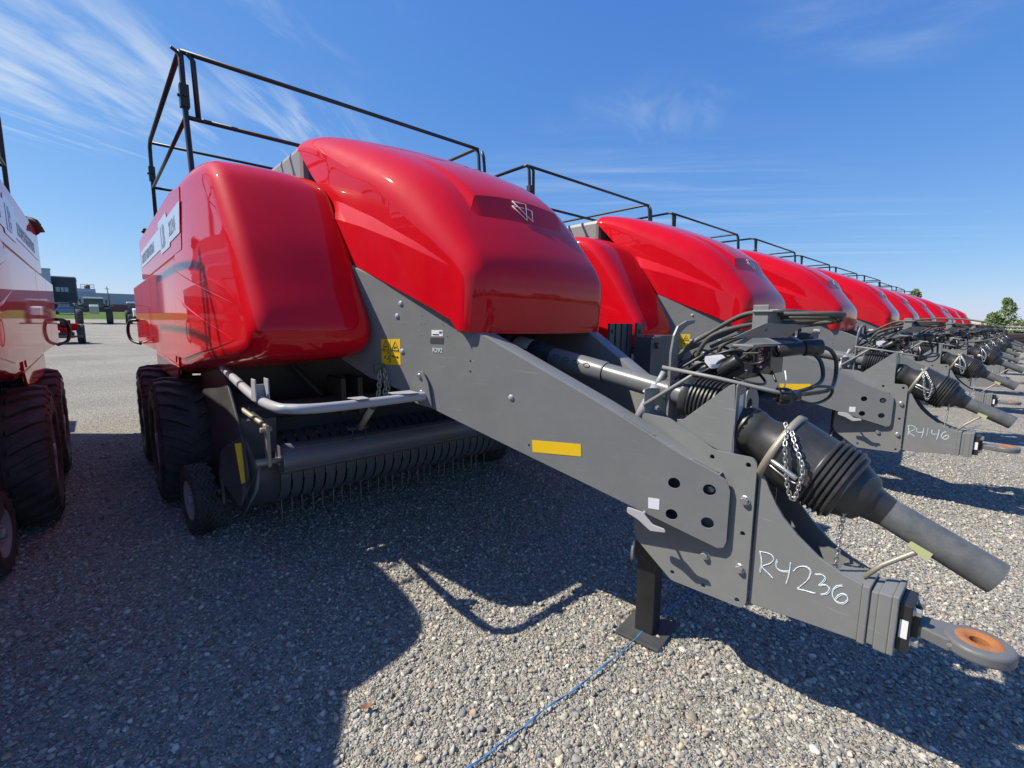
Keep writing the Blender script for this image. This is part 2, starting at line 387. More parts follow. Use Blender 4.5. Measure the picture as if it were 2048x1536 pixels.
# loose pebbles close to the camera, one countless mass
def ico(sub):
    bm = bmesh.new(); bmesh.ops.create_icosphere(bm, subdivisions=sub, radius=1)
    v = np.array([p.co[:] for p in bm.verts]); f = np.array([[q.index for q in fc.verts] for fc in bm.faces]); bm.free(); return v, f
def pebbles():
    rng = np.random.default_rng(3)
    V = []; F = []; C = []; off = 0
    b1, f1 = ico(1); b2, f2 = ico(2)
    variants = {1: [], 2: []}
    for lv, bb in ((1, b1), (2, b2)):
        for k in range(14):
            n = rng.normal(size=(5, 3)); q = bb.copy(); rad = np.ones(len(bb))
            for j in range(5): rad += .13*np.sin((bb @ n[j])*1.6 + rng.uniform(0, 6))
            for j in range(6):      # flattened facets
                d = rng.normal(size=3); d /= np.linalg.norm(d); dd = q @ d; cut = rng.uniform(.42, .8)
                ex = np.clip(dd - cut, 0, None); q = q - ex[:, None]*d[None]*.85
            variants[lv].append(q*rad[:, None])
    pal = 1.0*np.array([(.30, .285, .245), (.38, .35, .29), (.25, .245, .225), (.45, .41, .34), (.56, .52, .44), (.20, .205, .20), (.42, .35, .25), (.30, .305, .285), (.42, .29, .2), (.25, .215, .165), (.5, .42, .29), (.13, .13, .122)])
    pw = np.array([4, 4, 3.4, 3, 1.6, 2.4, 1.6, 2.6, .35, 1.2, .4, 1.]); pw /= pw.sum()
    RC = np.array(cam.matrix_world.to_3x3()); cell = []
    def batch(n, xr, yr, dmin, dmax, smin, smax, lv, sink, prob=None):
        nonlocal off
        x = rng.uniform(*xr, n); y = rng.uniform(*yr, n); P = np.stack([x, y, np.zeros(n)], 1)
        q = (P - np.array([0, 0, CAMH])) @ RC; dep = -q[:, 2]; u = q[:, 0]/np.maximum(dep, .01)*918; v = q[:, 1]/np.maximum(dep, .01)*918
        dist = np.hypot(x, y)
        ok = (dep > .2) & (np.abs(u) < 1150) & (np.abs(v) < 900) & (dist > dmin) & (dist < dmax)
        if prob is not None: ok &= rng.uniform(size=n) < prob(dist)
        x, y = x[ok], y[ok]; n = len(x)
        s = smin*np.exp(rng.uniform(0, 1, n)**1.9*math.log(smax/smin))
        bf = f1 if lv == 1 else f2
        for k in range(14):
            idx = np.arange(k, n, 14); m_ = len(idx)
            if not m_: continue
            bv = variants[lv][k]
            sc = np.stack([np.ones(m_), rng.uniform(.6, .95, m_), rng.uniform(.4, .75, m_)], 1)*s[idx][:, None]
            a = rng.uniform(0, 2*math.pi, m_); tl = rng.normal(0, .3, m_); 
            vv = bv[None]*sc[:, None, :]
            ct, st = np.cos(tl)[:, None], np.sin(tl)[:, None]
            y1 = vv[..., 1]*ct - vv[..., 2]*st; z1 = vv[..., 1]*st + vv[..., 2]*ct
            ca, sa = np.cos(a)[:, None], np.sin(a)[:, None]
            X = vv[..., 0]*ca - y1*sa + x[idx][:, None]; Y = vv[..., 0]*sa + y1*ca + y[idx][:, None]
            Z = z1 + (sc[:, 2]*rng.uniform(-.1, .65, m_))[:, None]*sink
            V.append(np.stack([X, Y, Z], -1).reshape(-1, 3))
            F.append((bf[None] + (off + np.arange(m_)*len(bv))[:, None, None]).reshape(-1, 3)); off += m_*len(bv)
            c = pal[rng.choice(len(pal), m_, p=pw)]*rng.uniform(.78, 1.15, (m_, 1)); C.append(np.repeat(c, len(bv), axis=0))
    batch(62000, (-1.6, 5), (-1.2, 3.6), .2, 2.7, .0065, .019, 2, 1)
    batch(170000, (-1.6, 5), (-1.2, 3.6), .2, 2.5, .0035, .007, 2, 1)
    batch(150000, (-1.6, 6.5), (-1.2, 4.5), 2.5, 5.0, .004, .008, 1, 1, lambda d: np.clip((5.2-d)/2.4, 0, 1))
    batch(330000, (-2.4, 9.5), (-1.8, 8.5), 2.7, 9, .007, .020, 1, 1, lambda d: np.clip((9.4-d)/5.2, 0, 1))
    V = np.concatenate(V); F = np.concatenate(F); C = np.concatenate(C)
    me = bpy.data.meshes.new('gravel_pebbles'); me.vertices.add(len(V)); me.vertices.foreach_set('co', V.ravel().astype(np.float32))
    me.loops.add(F.size); me.loops.foreach_set('vertex_index', F.ravel().astype(np.int32))
    me.polygons.add(len(F)); me.polygons.foreach_set('loop_start', np.arange(0, F.size, 3, dtype=np.int32))
    me.update(calc_edges=True); me.polygons.foreach_set('use_smooth', np.ones(len(F), bool))
    at = me.color_attributes.new('stone', 'FLOAT_COLOR', 'POINT'); at.data.foreach_set('color', np.concatenate([C, np.ones((len(C), 1))], 1).ravel().astype(np.float32))
    pm = bpy.data.materials.new('pebble_stone'); pm.use_nodes = True; t = pm.node_tree; b = t.nodes['Principled BSDF']
    ca_ = N(t, 'ShaderNodeVertexColor'); ca_.layer_name = 'stone'; co = N(t, 'ShaderNodeTexCoord')
    no = N(t, 'ShaderNodeTexNoise'); no.inputs['Scale'].default_value = 140; no.inputs['Detail'].default_value = 6; t.links.new(co.outputs['Object'], no.inputs[0])
    mr = N(t, 'ShaderNodeMapRange'); t.links.new(no.outputs[0], mr.inputs[0]); mr.inputs[3].default_value = .72; mr.inputs[4].default_value = 1.28
    sc_ = N(t, 'ShaderNodeVectorMath', operation='SCALE'); t.links.new(ca_.outputs[0], sc_.inputs[0]); t.links.new(mr.outputs[0], sc_.inputs['Scale'])
    t.links.new(sc_.outputs[0], b.inputs['Base Color']); b.inputs['Roughness'].default_value = .75
    bu = N(t, 'ShaderNodeBump'); bu.inputs['Strength'].default_value = .4; bu.inputs['Distance'].default_value = .003; t.links.new(no.outputs[0], bu.inputs['Height']); t.links.new(bu.outputs[0], b.inputs['Normal'])
    me.materials.append(pm); o = bpy.data.objects.new('gravel_pebbles', me); COL.objects.link(o)
    o['kind'] = 'stuff'; o['label'] = 'loose grey and tan pebbles covering the lot'; o['category'] = 'gravel'
pebbles()

# ------------------------------------------------------------------ the baler (local origin: ground below its hitch ring, x to its right, y rearward)
def shell(center, bot_fn, xw, rfun, crown=0., warp=None, wall=True, creases=None, D=0, nw_=22, sides=(-1, 1), ncross=14):
    """rolling-edge sheet: profile curve (y,z) swept in x, rounded over both edges, side walls down to bot_fn(u)."""
    P = catmull([(0, y, z) for y, z in center], 9); n = len(P)
    Lc = [0]
    for i in range(1, n): Lc.append(Lc[-1] + (P[i]-P[i-1]).length)
    nr = []
    for i in range(n):
        tg = (P[min(i+1, n-1)] - P[max(i-1, 0)]).normalized(); nr.append(Vector((0, -tg.z, tg.y)))   # outward
    mb = MB(); xl, xr = xw
    rows = []; inner = {-1: [], 1: []}
    for i in range(n):
        r = rfun(Lc[i]/Lc[-1]); row = []
        for k in range(9):
            th = math.pi/2*(1 - k/8); q = P[i] - nr[i]*r*(1 - math.cos(th)); row.append(Vector((xl + r - r*math.sin(th), q.y, q.z)))
        for k in range(1, ncross):
            f = k/ncross; row.append(Vector((xl + r + (xr - xl - 2*r)*f, P[i].y, P[i].z)))
        for k in range(9):
            th = math.pi/2*k/8; q = P[i] - nr[i]*r*(1 - math.cos(th)); row.append(Vector((xr - r + r*math.sin(th), q.y, q.z)))
        if crown:
            for j, q in enumerate(row):
                f = 2*(q.x - xl)/(xr - xl) - 1; c = (crown(Lc[i]/Lc[-1]) if callable(crown) else crown)*(f*f)
                row[j] = Vector((q.x, q.y - nr[i].y*c, q.z - nr[i].z*c))
        rows.append(row); inner[-1].append(row[0]); inner[1].append(row[-1])
    mb.grid(rows)
    for sd in sides:
        cols = []
        for i in range(n):
            T = inner[sd][i]; by, bz = bot_fn(Lc[i]/Lc[-1]); B = Vector((T.x, by, bz)); col = []
            if creases:
                Lf, Uf = creases[0], creases[1]
                def cross(fn, lo):
                    a = B.z - fn(B.y); c = T.z - fn(T.y)
                    return min(.96, max(lo, -a/(c-a))) if abs(c-a) > 1e-6 else lo
                tl = cross(Lf, .02); tu = max(tl + .004, cross(Uf, .03)); tu = min(tu, .985)
                ts = [tl*k/10 for k in range(11)] + [tl + (tu-tl)*k/4 for k in range(1, 5)] + [tu + (1-tu)*k/12 for k in range(1, 13)]
            else: ts = [k/nw_ for k in range(nw_+1)]; tl = tu = None
            for t_ in ts:
                q = B.lerp(T, t_)
                if creases:
                    d = D*max(0, q.y - creases[2]); 
                    f = 1 if t_ <= tl else (1 - (t_-tl)/(tu-tl) if t_ < tu else 0); f *= max(0, min(1, (Lf(B.y) + .06 - B.z)/.1))
                    q.x += sd*d*f
                col.append(q)
            cols.append(col)
        mb.grid(cols)
    if warp: mb.v = [warp(Vector(v)) for v in mb.v]; mb.v = [tuple(v) for v in mb.v]
    return mb
def piecewise(keys):
    us = [k[0] for k in keys]
    def f(u): return (float(np.interp(u, us, [k[1] for k in keys])), float(np.interp(u, us, [k[2] for k in keys])))
    return f
smooth = lambda t: 0 if t < 0 else 1 if t > 1 else t*t*(3-2*t)

def tyre(parent, name, c, rad, width, rimr, lug, rz=0, zig=False):
    e = MB(); w2 = width/2; cx, cy, cz = c
    M0 = Matrix.Translation(Vector(c)) @ Matrix.Rotation(rz, 4, 'Z')
    prof = [(-w2*.86, rimr), (-w2*.98, rimr+.02), (-w2, (rad+rimr)/2), (-w2*.95, rad*.93), (-w2*.84, rad*.985), (0, rad), (w2*.84, rad*.985), (w2*.95, rad*.93), (w2, (rad+rimr)/2), (w2*.98, rimr+.02), (w2*.86, rimr)]
    e.lathe((0, 0, 0), (1, 0, 0), prof, 48)
    if lug:
        nl = 24
        for sd in (-1, 1):
            for k in range(nl):
                a0 = 2*math.pi*(k + (.5 if sd > 0 else 0))/nl; vs = []
                for (xx, da, wd, h) in ((w2*1.0, -.075, .03, -.055), (w2*.9, -.055, .034, .005), (w2*.6, .0, .034, .026), (w2*.1, .14, .03, .03)):
                    for q, hh in ((-wd, -.02), (wd, -.02), (wd*.8, h), (-wd*.8, h)):
                        a = a0 + da + q/rad*1.0; rr = rad + hh - (.03 if xx > w2*.95 else 0)
                        vs.append((sd*xx, rr*math.cos(a), rr*math.sin(a)))
                fs = [(0,1,2,3), (15,14,13,12)]
                for j in range(3):
                    o = 4*j
                    for q in range(4): fs.append((o+q, o+(q+1)%4, o+4+(q+1)%4, o+4+q))
                e.add(vs, fs)
    if zig:
        for xx in (-.62, -.2, .2, .62):    # raised ribs with zig-zag edges
            seg = 72; vs = []; 
            for k in range(seg):
                a = 2*math.pi*k/seg; z_ = .012*(1 if (k//2) % 2 else -1)
                for dx, rr in ((-w2*.16 + z_, rad-.004), (-w2*.16 + z_, rad+.009), (w2*.16 + z_, rad+.009), (w2*.16 + z_, rad-.004)): vs.append((xx*w2 + dx, rr*math.cos(a), rr*math.sin(a)))
            e.add(vs, [(4*k+q, 4*k+q+1, 4*((k+1) % seg)+q+1, 4*((k+1) % seg)+q) for k in range(seg) for q in range(3)])
    e.v = [tuple(M0 @ Vector(v)) for v in e.v]
    wl = e.build(name, RUBBER, parent)
    m2 = MB(); m2.lathe((0,0,0), (1,0,0), [(-w2*.88, rimr+.012), (-w2*.9, rimr-.012), (-w2*.62, rimr-.03), (-w2*.45, rimr*.55), (-w2*.62, rimr*.4), (-w2*.62, .02), (w2*.62, .02), (w2*.62, rimr*.4), (w2*.45, rimr*.55), (w2*.62, rimr-.03), (w2*.9, rimr-.012), (w2*.88, rimr+.012)], 32)
    for sd in (-1, 1):
        m2.cyl((sd*w2*.5, 0, 0), (sd*w2*.95, 0, 0), rimr*.22)
        for k in range(8): a = k*math.pi/4; m2.hexbolt((sd*w2*.6, rimr*.33*math.cos(a), rimr*.33*math.sin(a)), (sd, 0, 0), rimr*.05, .02)
    m2.v = [tuple(M0 @ Vector(v)) for v in m2.v]
    m2.build('rim', LGREY, wl)
    return wl

BN = Vector((1, .30, 0)).normalized()
def bx(y): return -.165 - .30*(y - .77)     # outer face of the left drawbar beam
def on_beam(y, z, d=0): return Vector((bx(y) - d, y, z))

def make_baler(full=True):
    root = empty('square_baler', (0, 0, 0))
    # ---- hood
    prof = [(1.945, 1.588), (1.936, 1.64), (1.93, 1.72), (1.925, 1.86), (1.945, 1.965), (2.03, 2.105), (2.25, 2.385), (2.48, 2.58), (2.82, 2.765), (3.2, 2.925), (3.5, 3.025), (3.7, 3.072), (3.80, 3.085)]
    bot = piecewise([(0, 2.066, 1.592), (.05, 2.085, 1.625), (.12, 2.12, 1.665), (.3, 2.3, 1.75), (.62, 2.93, 2.01), (.8, 3.24, 2.42), (.93, 3.56, 2.68), (1, 3.80, 2.92)])
    Lf = lambda y: float(np.interp(y, [2.0, 2.12, 2.5, 2.85, 3.24, 3.8], [1.90, 1.955, 2.115, 2.24, 2.355, 2.50])); Uf = lambda y: float(np.interp(y, [2.0, 2.12, 2.34, 2.77, 3.15, 3.8], [1.901, 1.957, 2.085, 2.29, 2.44, 2.64]))
    def wf(y): return float(np.interp(y, [1.92, 2.1, 2.3, 2.6, 2.9, 3.3, 3.8], [.57, .605, .65, .705, .75, .79, .82]))/.57
    def warp(v): v.x *= wf(v.y); return v
    h = shell(prof, bot, (-.57, .57), lambda u: .09 + .09*smooth((u-.12)/.3) - .08*smooth((u-.62)/.36), crown=lambda u: .03 + .04*smooth((u-.1)/.25), warp=warp, creases=(Lf, Uf, 2.12), D=.038, ncross=20)
    hood = h.build('hood', RED, root, autos=R(13))
    # recessed badge panel: ledge above it casts the step
    def top_pt(y, off):
        P = catmull([(0, a, b_) for a, b_ in prof], 30); best = min(P, key=lambda p: abs(p.y - y) + (5 if p.z < 1.98 else 0)); i = P.index(best)
        tg = (P[i+1]-P[i-1]).normalized(); n_ = Vector((0, -tg.z, tg.y)); return best, n_, off
    led = MB(); up = []; lo = []
    P = catmull([(0, a, b_) for a, b_ in prof], 30)
    def surf(x, y, off):
        q, n_, _ = top_pt(y, 0); c = .07*(x/.57)**2
        p = q - n_*c + n_*off; return Vector((x*wf(p.y), p.y, p.z))
    # badge recess: a steep forward face under a lip that runs back into the top
    def T_(x): return smooth((.37 - abs(x))/.06)
    def E_(x): 
        a = surf(x, 2.19, .0); b_ = Vector((x*wf(2.235), 2.232 + .05*x*x, 2.415 - .25*x*x)); return a.lerp(b_, T_(x))
    xs_ = [-.38 + .76*k/44 for k in range(45)]
    rows = []
    for x in xs_:
        t_ = T_(x); E = E_(x); rows.append([E, E.lerp(surf(x, 2.34, .026*t_ - .012*(1-t_)), .1) + Vector((0, 0, .003*t_)), surf(x, 2.34, .026*t_ - .012*(1-t_)), surf(x, 2.46, .020*t_ - .012*(1-t_)), surf(x, 2.62, .012*t_ - .012*(1-t_)), surf(x, 2.8, .005*t_ - .012*(1-t_)), surf(x, 2.95, -.014)])
    led.grid(rows); led.build('badge_visor', RED, hood, autos=R(60))
    pn = MB(); rows = [[surf(x, 2.142, -.003), E_(x) + Vector((0, .001, -.001))] for x in xs_]
    pn.grid(rows); pn.build('badge_panel', RED, hood)
    def pf(x, f): return surf(x, 2.142, -.003).lerp(E_(x), f) + Vector((0, -.004, .002))
    lg = MB()
    for a, b_ in (((-.072, .93), (.051, .93)), ((.051, .93), (.002, .22)), ((.002, .22), (-.09, .72)), ((-.09, .72), (.013, .72)), ((-.072, .93), (.058, .22)), ((.058, .22), (.09, .7)), ((.09, .7), (.03, .74))):
        lg.tube([pf(a[0]*.85, a[1]), pf(b_[0]*.85, b_[1])], .0028, 5)
    lg.build('triangle_emblem', WHITE, hood, one=True)
    # grey cowl behind the hood
    mb = MB(); mb.prism(round_poly([(-.80, 3.79, 2.4), (-.80, 3.79, 2.985), (-.80, 4.9, 2.99), (-.80, 5.3, 2.85), (-.80, 5.3, 2.4)], .06), (1.6, 0, 0))
    mb.build('rear_cowl', GREY2, root, bevel=.05)
    # ---- front side boxes
    bprof = [(5.05, 1.15), (4.0, 1.28), (3.2, 1.372), (2.95, 1.405), (2.77, 1.455), (2.69, 1.55), (2.70, 1.67), (2.82, 1.88), (2.98, 2.145), (3.20, 2.445), (3.33, 2.575), (3.49, 2.65), (3.75, 2.688), (4.2, 2.70), (4.9, 2.70)]
    bbot = piecewise([(0, 5.05, 1.27), (.3, 4.95, 1.5), (.45, 4.78, 2.0), (.6, 4.66, 2.16), (.85, 4.6, 2.45), (1, 4.9, 2.59)])
    Lb = lambda y: float(np.interp(y, [2.7, 2.84, 3.5, 4.0, 4.65], [1.72, 1.77, 1.95, 2.05, 2.13])); Ub = lambda y: float(np.interp(y, [2.7, 2.84, 3.5, 4.1, 4.65], [1.721, 1.772, 1.985, 2.17, 2.32]))
    def mkbox(sd):
        def wp(v):
            if v.x < -1.15: v.x += .07*smooth((4.3-v.y)/1.7)*smooth((-1.15-v.x)/.3)
            if v.x > -.95: v.x += .03*smooth((v.y-2.9)/.7)*0
            return v
        s_ = shell(bprof, bbot, (-1.53, -.765), lambda u: .10, crown=.02, warp=wp, creases=(Lb, Ub, 2.84), D=.008, ncross=10)
        return s_ if sd < 0 else s_.mirror()
    bl = mkbox(-1).build('front_side_cover', RED, root, autos=R(24)); mkbox(1).build('front_side_cover', RED, root, autos=R(24))
    # ---- side panels
    for sd in (-1, 1):
        mb = MB(); mb.prism(round_poly([(-1.5345, 4.16, 2.60), (-1.5345, 4.28, 2.165), (-1.5345, 7.5, 2.15), (-1.5345, 7.9, 2.17), (-1.5345, 7.9, 2.66), (-1.5345, 4.7, 2.66)], .03), (.03, 0, 0))
        (mb if sd < 0 else mb.mirror()).build('upper_side_panel', RED, root, bevel=.008)
        mb = MB()
        for y0, y1 in ((4.66, 6.87), (6.88, 8.2), (8.21, 9.6)):
            za = 1.25 if y0 < 5 else 1.285; y0b = 4.92 if y0 < 5 else y0
            mb.prism(round_poly([(-1.541, y0, 2.14), (-1.541, y0b, za), (-1.541, y1, 1.285), (-1.541, y1, 2.14)], .02), (.03, 0, 0))
        (mb if sd < 0 else mb.mirror()).build('lower_side_panel', RED, root, bevel=.008)
        mb = MB(); mb.prism(round_poly([(-1.537, 4.95, 1.24), (-1.537, 6.86, 1.278), (-1.537, 6.85, 1.08), (-1.537, 5.12, 1.10)], .05), (.02, 0, 0)); (mb if sd < 0 else mb.mirror()).build('wheel_skirt', RED, root, bevel=.006)
        mb = MB(); mb.tube(catmull([(-1.55, 9.25, 1.63), (-1.64, 9.35, 1.61), (-1.67, 9.4, 1.46), (-1.64, 9.35, 1.32), (-1.54, 9.2, 1.27)], 5), .022, 8); (mb if sd < 0 else mb.mirror()).build('side_guard_loop', BLACK, root)
        mb = MB(); q_ = 1 if sd < 0 else 2.8; c0 = Vector((-1.46, 7.78, 2.78 if sd < 0 else 2.70)); mb.cyl((-1.44, 7.78, 2.6), (-1.44, 7.78, 2.74), .02)
        rr = random.Random(4)
        rings = []
        for i in range(9):
            a = math.pi*i/8; rings.append([c0 + Vector((math.sin(a)*math.cos(b_)*.05, math.sin(a)*math.sin(b_)*.05, math.cos(a)*.036))*rr.uniform(.8, 1.2)*q_ for b_ in [k*math.pi/7 for k in range(15)]])
        mb.grid(rings, False); (mb if sd < 0 else mb.mirror()).build('roof_lamp', BROWN, root)
    # decals on both sides
    for sd in (-1, 1):
        mb = MB(); xx = -1.5365
        mb.prism([(xx, 5.5, 2.495), (xx, 5.5, 2.305), (xx, 7.68, 2.305), (xx, 7.68, 2.495)], (-.002, 0, 0))
        mb.prism([(xx, 4.17, 2.50), (xx, 4.27, 2.29), (xx, 4.85, 2.285), (xx, 4.88, 2.255), (xx, 5.52, 2.255), (xx, 5.60, 2.55), (xx, 4.98, 2.55), (xx, 4.95, 2.50)], (-.0025, 0, 0))
        (mb if sd < 0 else mb.mirror()).build('model_decal', BLUEW, root)
    for sd in (-1, 1):
        rot = (math.pi/2, 0, -math.pi/2) if sd < 0 else (math.pi/2, 0, math.pi/2); X = sd*1.5395
        # text runs so that it reads correctly from outside
        if sd < 0:
            text_mesh('side_lettering', 'MASSEY FERGUSON', .15, PRINT, root, (X, 7.6, 2.345), rot, sx=1.13, bold=.002)
            text_mesh('side_lettering', 'LB', .27, PRINT, root, (X, 5.46, 2.30), rot, sx=1.1, bold=.004); text_mesh('side_lettering', '2234', .16, PRINT, root, (X, 4.86, 2.335), rot, sx=1.25, bold=.001)
        else:
            text_mesh('side_lettering', '2234', .16, PRINT, root, (X, 4.34, 2.335), rot, sx=1.25, bold=.001); text_mesh('side_lettering', 'LB', .27, PRINT, root, (X, 5.0, 2.30), rot, sx=1.1, bold=.004)
            text_mesh('side_lettering', 'MASSEY FERGUSON', .15, PRINT, root, (X, 5.7, 2.345), rot, sx=1.13, bold=.002)
    # ---- body core
    mb = MB(); mb.box((-1.50, 4.7, 2.62), (1.50, 7.88, 2.685)); mb.box((-1.52, 7.6, 2.06), (1.52, 9.58, 2.125)); mb.build('top_deck', DARK, root)
    mb = MB(); mb.box((-.62, 3.9, 1.35), (.62, 9.8, 2.6)); mb.box((-.98, 5.3, .62), (.98, 5.45, 1.9)); mb.box((-1.45, 5.0, 1.75), (1.45, 5.06, 2.6)); mb.box((-.95, 3.3, 1.75), (.95, 5.3, 1.82)); mb.build('chamber', INTERIOR, root)
    mb = MB(); mb.box((-.6, 9.9, .95), (.6, 11.2, 1.0)); mb.box((-.62, 9.9, 1.0), (-.58, 10.9, 1.5)); mb.box((.58, 9.9, 1.0), (.62, 10.9, 1.5)); mb.build('bale_chute', DARK, root, bevel=.01)
    mb = MB(); mb.box((-.9, 5.1, .5), (-.78, 7.0, .7)); mb.box((.78, 5.1, .5), (.9, 7.0, .7)); mb.cyl((-1.2, 5.2, .57), (1.2, 5.2, .57), .06); mb.cyl((-1.2, 6.72, .57), (1.2, 6.72, .57), .06); mb.box((-.9, 5.9, .7), (.9, 6.1, 1.4)); mb.build('axle_frame', DARK, root)
    for sd in (-1, 1):
        for yy in (5.2, 6.74): tyre(root, 'wheel', (-1.49 if sd < 0 else 1.40, yy, .555), .545, .50, .29, True)
    # ---- handrails on the roof
    rail = MB(); r = .02; zt, zm = 3.66, 3.17; xl, xr = -1.42, 1.41; yf, yr = 4.45, 6.95
    f0 = 2.84
    rail.tube(catmull([(xl, yf-.12, 2.68), (xl, yf-.03, zm), (xl, yf, zt-.10), (xl, yf+.02, zt-.02), (xl, yf+.09, zt), ], 6), r, 10)
    rail.tube([(xl, yf+.09, zt), (xl, yr-.1, zt), (xl, yr, zt-.04), (xl, yr+.02, zt-.14), (xl, yr+.02, 2.2)], r, 10)
    rail.tube([(xl, yf-.03, zm), (xl, yr+.02, zm)], .016, 8)
    rail.tube([(xr, yf-.12, 2.68), (xr, yf-.03, zm), (xr, yf, zt-.10), (xr, yf+.02, zt-.02), (xr, yf+.09, zt), (xr, yr-.1, zt), (xr, yr, zt-.04), (xr, yr+.02, zt-.14), (xr, yr+.02, 2.2)], r, 10)
    rail.tube([(xr, yf-.03, zm), (xr, yr+.02, zm)], .016, 8)
    rail.tube([(xl+.0, yf+.01, zt-.015), (xr, yf+.01, zt-.015)], .018, 10)
    rail.tube([(xl, yf-.03, zm), (xr, yf-.03, zm)], .017, 10)
    rail.tube([(xl+.04, yf-.0, zt-.02), (xl+.075, yf-.0, zt-.06), (xl+.085, yf-.0, zm)], .019, 10)
    rail.tube([(xr+.07, yf+.03, zt-.02), (xr+.09, yf+.02, zt-.08), (xr+.11, yf-.06, 2.68)], .019, 10)
    rail.tube([(xl, yr, zt), (xr, yr, zt)], .017, 8); rail.tube([(xl, yr+.02, zm), (xr, yr+.02, zm)], .016, 8)
    rl = rail.build('handrail', BLACK, root)
    mb = MB()
    for X, Y in ((xl, yf-.02), (xl, yr+.02)): mb.box((X-.03, Y-.03, zm+.07), (X+.03, Y+.035, zm+.23)); mb.hexbolt((X-.03, Y, zm+.15), (-1, 0, 0), .013); mb.hexbolt((X, Y-.03, zm+.15), (0, -1, 0), .013)
    for X in (xl-.01, xr-.01): mb.cyl((X, yf+.01, zt-.03), (X-.05, yf+.0, zt-.01), .012)
    mb.build('rail_clamp', BLACK, rl, bevel=.003)
    # ---- drawbar beams
    top = [(3.2, 2.10), (2.817, 1.955), (2.337, 1.754), (1.965, 1.589), (1.776, 1.50), (1.302, 1.275), (.937, 1.086), (.79, 1.024), (.762, 1.008), (.747, .965), (.747, .742), (.756, .714), (.778, .705), (1.108, .80), (1.365, .875), (1.769, .99), (2.295, 1.145), (2.484, 1.22), (2.793, 1.292), (3.2, 1.46)]
    holes = [(.962, .956), (.823, .954), (.965, .81), (.822, .807)]
    def beam():
        mb = MB(); ol = [on_beam(y, z) for y, z in top]
        hl = [[on_beam(hy + .025*math.cos(2*math.pi*k/18), hz + .025*math.sin(2*math.pi*k/18)) for k in range(18)] for hy, hz in holes]
        mb.prism(ol, BN*.008, hl)
        return mb
    def skin():
        mb = MB()
        T = [(3.2, 2.10), (2.817, 1.955), (2.337, 1.754), (1.965, 1.589), (1.776, 1.50), (1.302, 1.275), (.937, 1.086), (.79, 1.024)]
        W = [.10]*4 + [.10, .10, .10, .10]
        a = [[on_beam(y, z, -.004)+Vector((0, 0, -.001)), on_beam(y, z, -.012) + Vector((0, 0, .004)), on_beam(y, z, -.018) + Vector((0,0,.006)), on_beam(y, z, -w_) + Vector((0, 0, .006)), on_beam(y, z, -w_-.012) + Vector((0, 0, .0))] for (y, z), w_ in zip(T, W)]
        mb.grid(a)
        B = [(.778, .705), (1.108, .80), (1.365, .875), (1.769, .99), (2.295, 1.145), (2.484, 1.22), (2.793, 1.292), (3.2, 1.46)]
        mb.grid([[on_beam(y, z, -.004), on_beam(y, z, -.112)] for y, z in B], False)
        mb.grid([[on_beam(y, z, -.112), on_beam(y2, z2, -.112)] for (y, z), (y2, z2) in zip(T, reversed(B))], False)
        # weld beads along the top front
        for s0, s1 in ((1.20, 1.06), (.90, .80)):
            pts = [on_beam(s0+(s1-s0)*k/14, 0, -.015) for k in range(15)]
            for p in pts: p.z = float(np.interp(p.y, [.79, .937, 1.302], [1.024, 1.086, 1.275])) + .006
            mb.tube(pts, [.004+.0015*(k % 2) for k in range(15)], 6)
        return mb
    for sd in (-1, 1):
        a = beam(); k_ = skin()
        ob = (a if sd < 0 else a.mirror()).build('drawbar_beam', GREY, root, bevel=.002)
        (k_ if sd < 0 else k_.mirror()).build('beam_flange', GREY, ob, autos=R(40))
        mb = MB()
        for y, z in ((2.52, 1.759), (2.55, 1.684), (2.516, 1.472), (1.772, 1.26)): mb.dome(on_beam(y, z), -BN, .017)
        (mb if sd < 0 else mb.mirror()).build('rivet', LGREY, ob)
    bm_ = [c for c in root.children if c.name.startswith('drawbar_beam')][0]
    def decal(nm, pts, ma, par=bm_, d=.0015):
        m_ = MB(); m_.prism([on_beam(y, z, 0) for y, z in pts], -BN*d); return m_.build(nm, ma, par)
    decal('yellow_marker', [(1.648, 1.049), (1.388, 1.067), (1.385, 1.006), (1.643, .986)], YELLOW)
    wd = decal('warning_sticker', [(2.686, 1.541), (2.531, 1.547), (2.530, 1.388), (2.686, 1.384)], YELLOW)
    m_ = MB()
    wy = lambda y: 2.531 + (y-2.842)*.757
    wz = lambda z: 1.3845 + (z-1.348)*.88
    wb = lambda y, z, d=.002: on_beam(wy(y), wz(z), d)
    for cy in (2.995, 2.893):
        for a, b_ in (((cy+.038, 1.452), (cy, 1.518)), ((cy, 1.518), (cy-.038, 1.452)), ((cy-.038, 1.452), (cy+.038, 1.452))): m_.tube([wb(*a), wb(*b_)], .0025, 4)
        m_.tube([wb(cy+.012, 1.465), wb(cy, 1.48), wb(cy-.015, 1.47)], .0035, 4)
    for cy, cz in ((2.965, 1.42), (2.965, 1.38)): m_.tube([wb(cy + .014*math.cos(a), cz + .014*math.sin(a)) for a in [k*.5 for k in range(11)]], .003, 4)
    m_.sphere(wb(3.01, 1.40, .001), .010, (.2, 1, 1), 8); m_.sphere(wb(2.93, 1.41, .001), .008, (.2, 1, 1), 8); m_.sphere(wb(2.875, 1.405, .001), .010, (.2, 1, 1), 8)
    m_.tube([wb(2.935, 1.41), wb(2.87, 1.405)], .003, 4)
    m_.tube([wb(2.944, 1.53), wb(2.944, 1.35)], .001, 4); m_.tube([wb(3.046, 1.44), wb(2.842, 1.443)], .001, 4)
    m_.build('warning_symbol', INK, wd, one=True)
    decal('serial_sticker', [(2.291, 1.605), (2.213, 1.606), (2.211, 1.571), (2.291, 1.569)], WHITE)
    sp = decal('serial_sticker', [(2.30, 1.561), (2.205, 1.563), (2.206, 1.527), (2.301, 1.527)], INK)
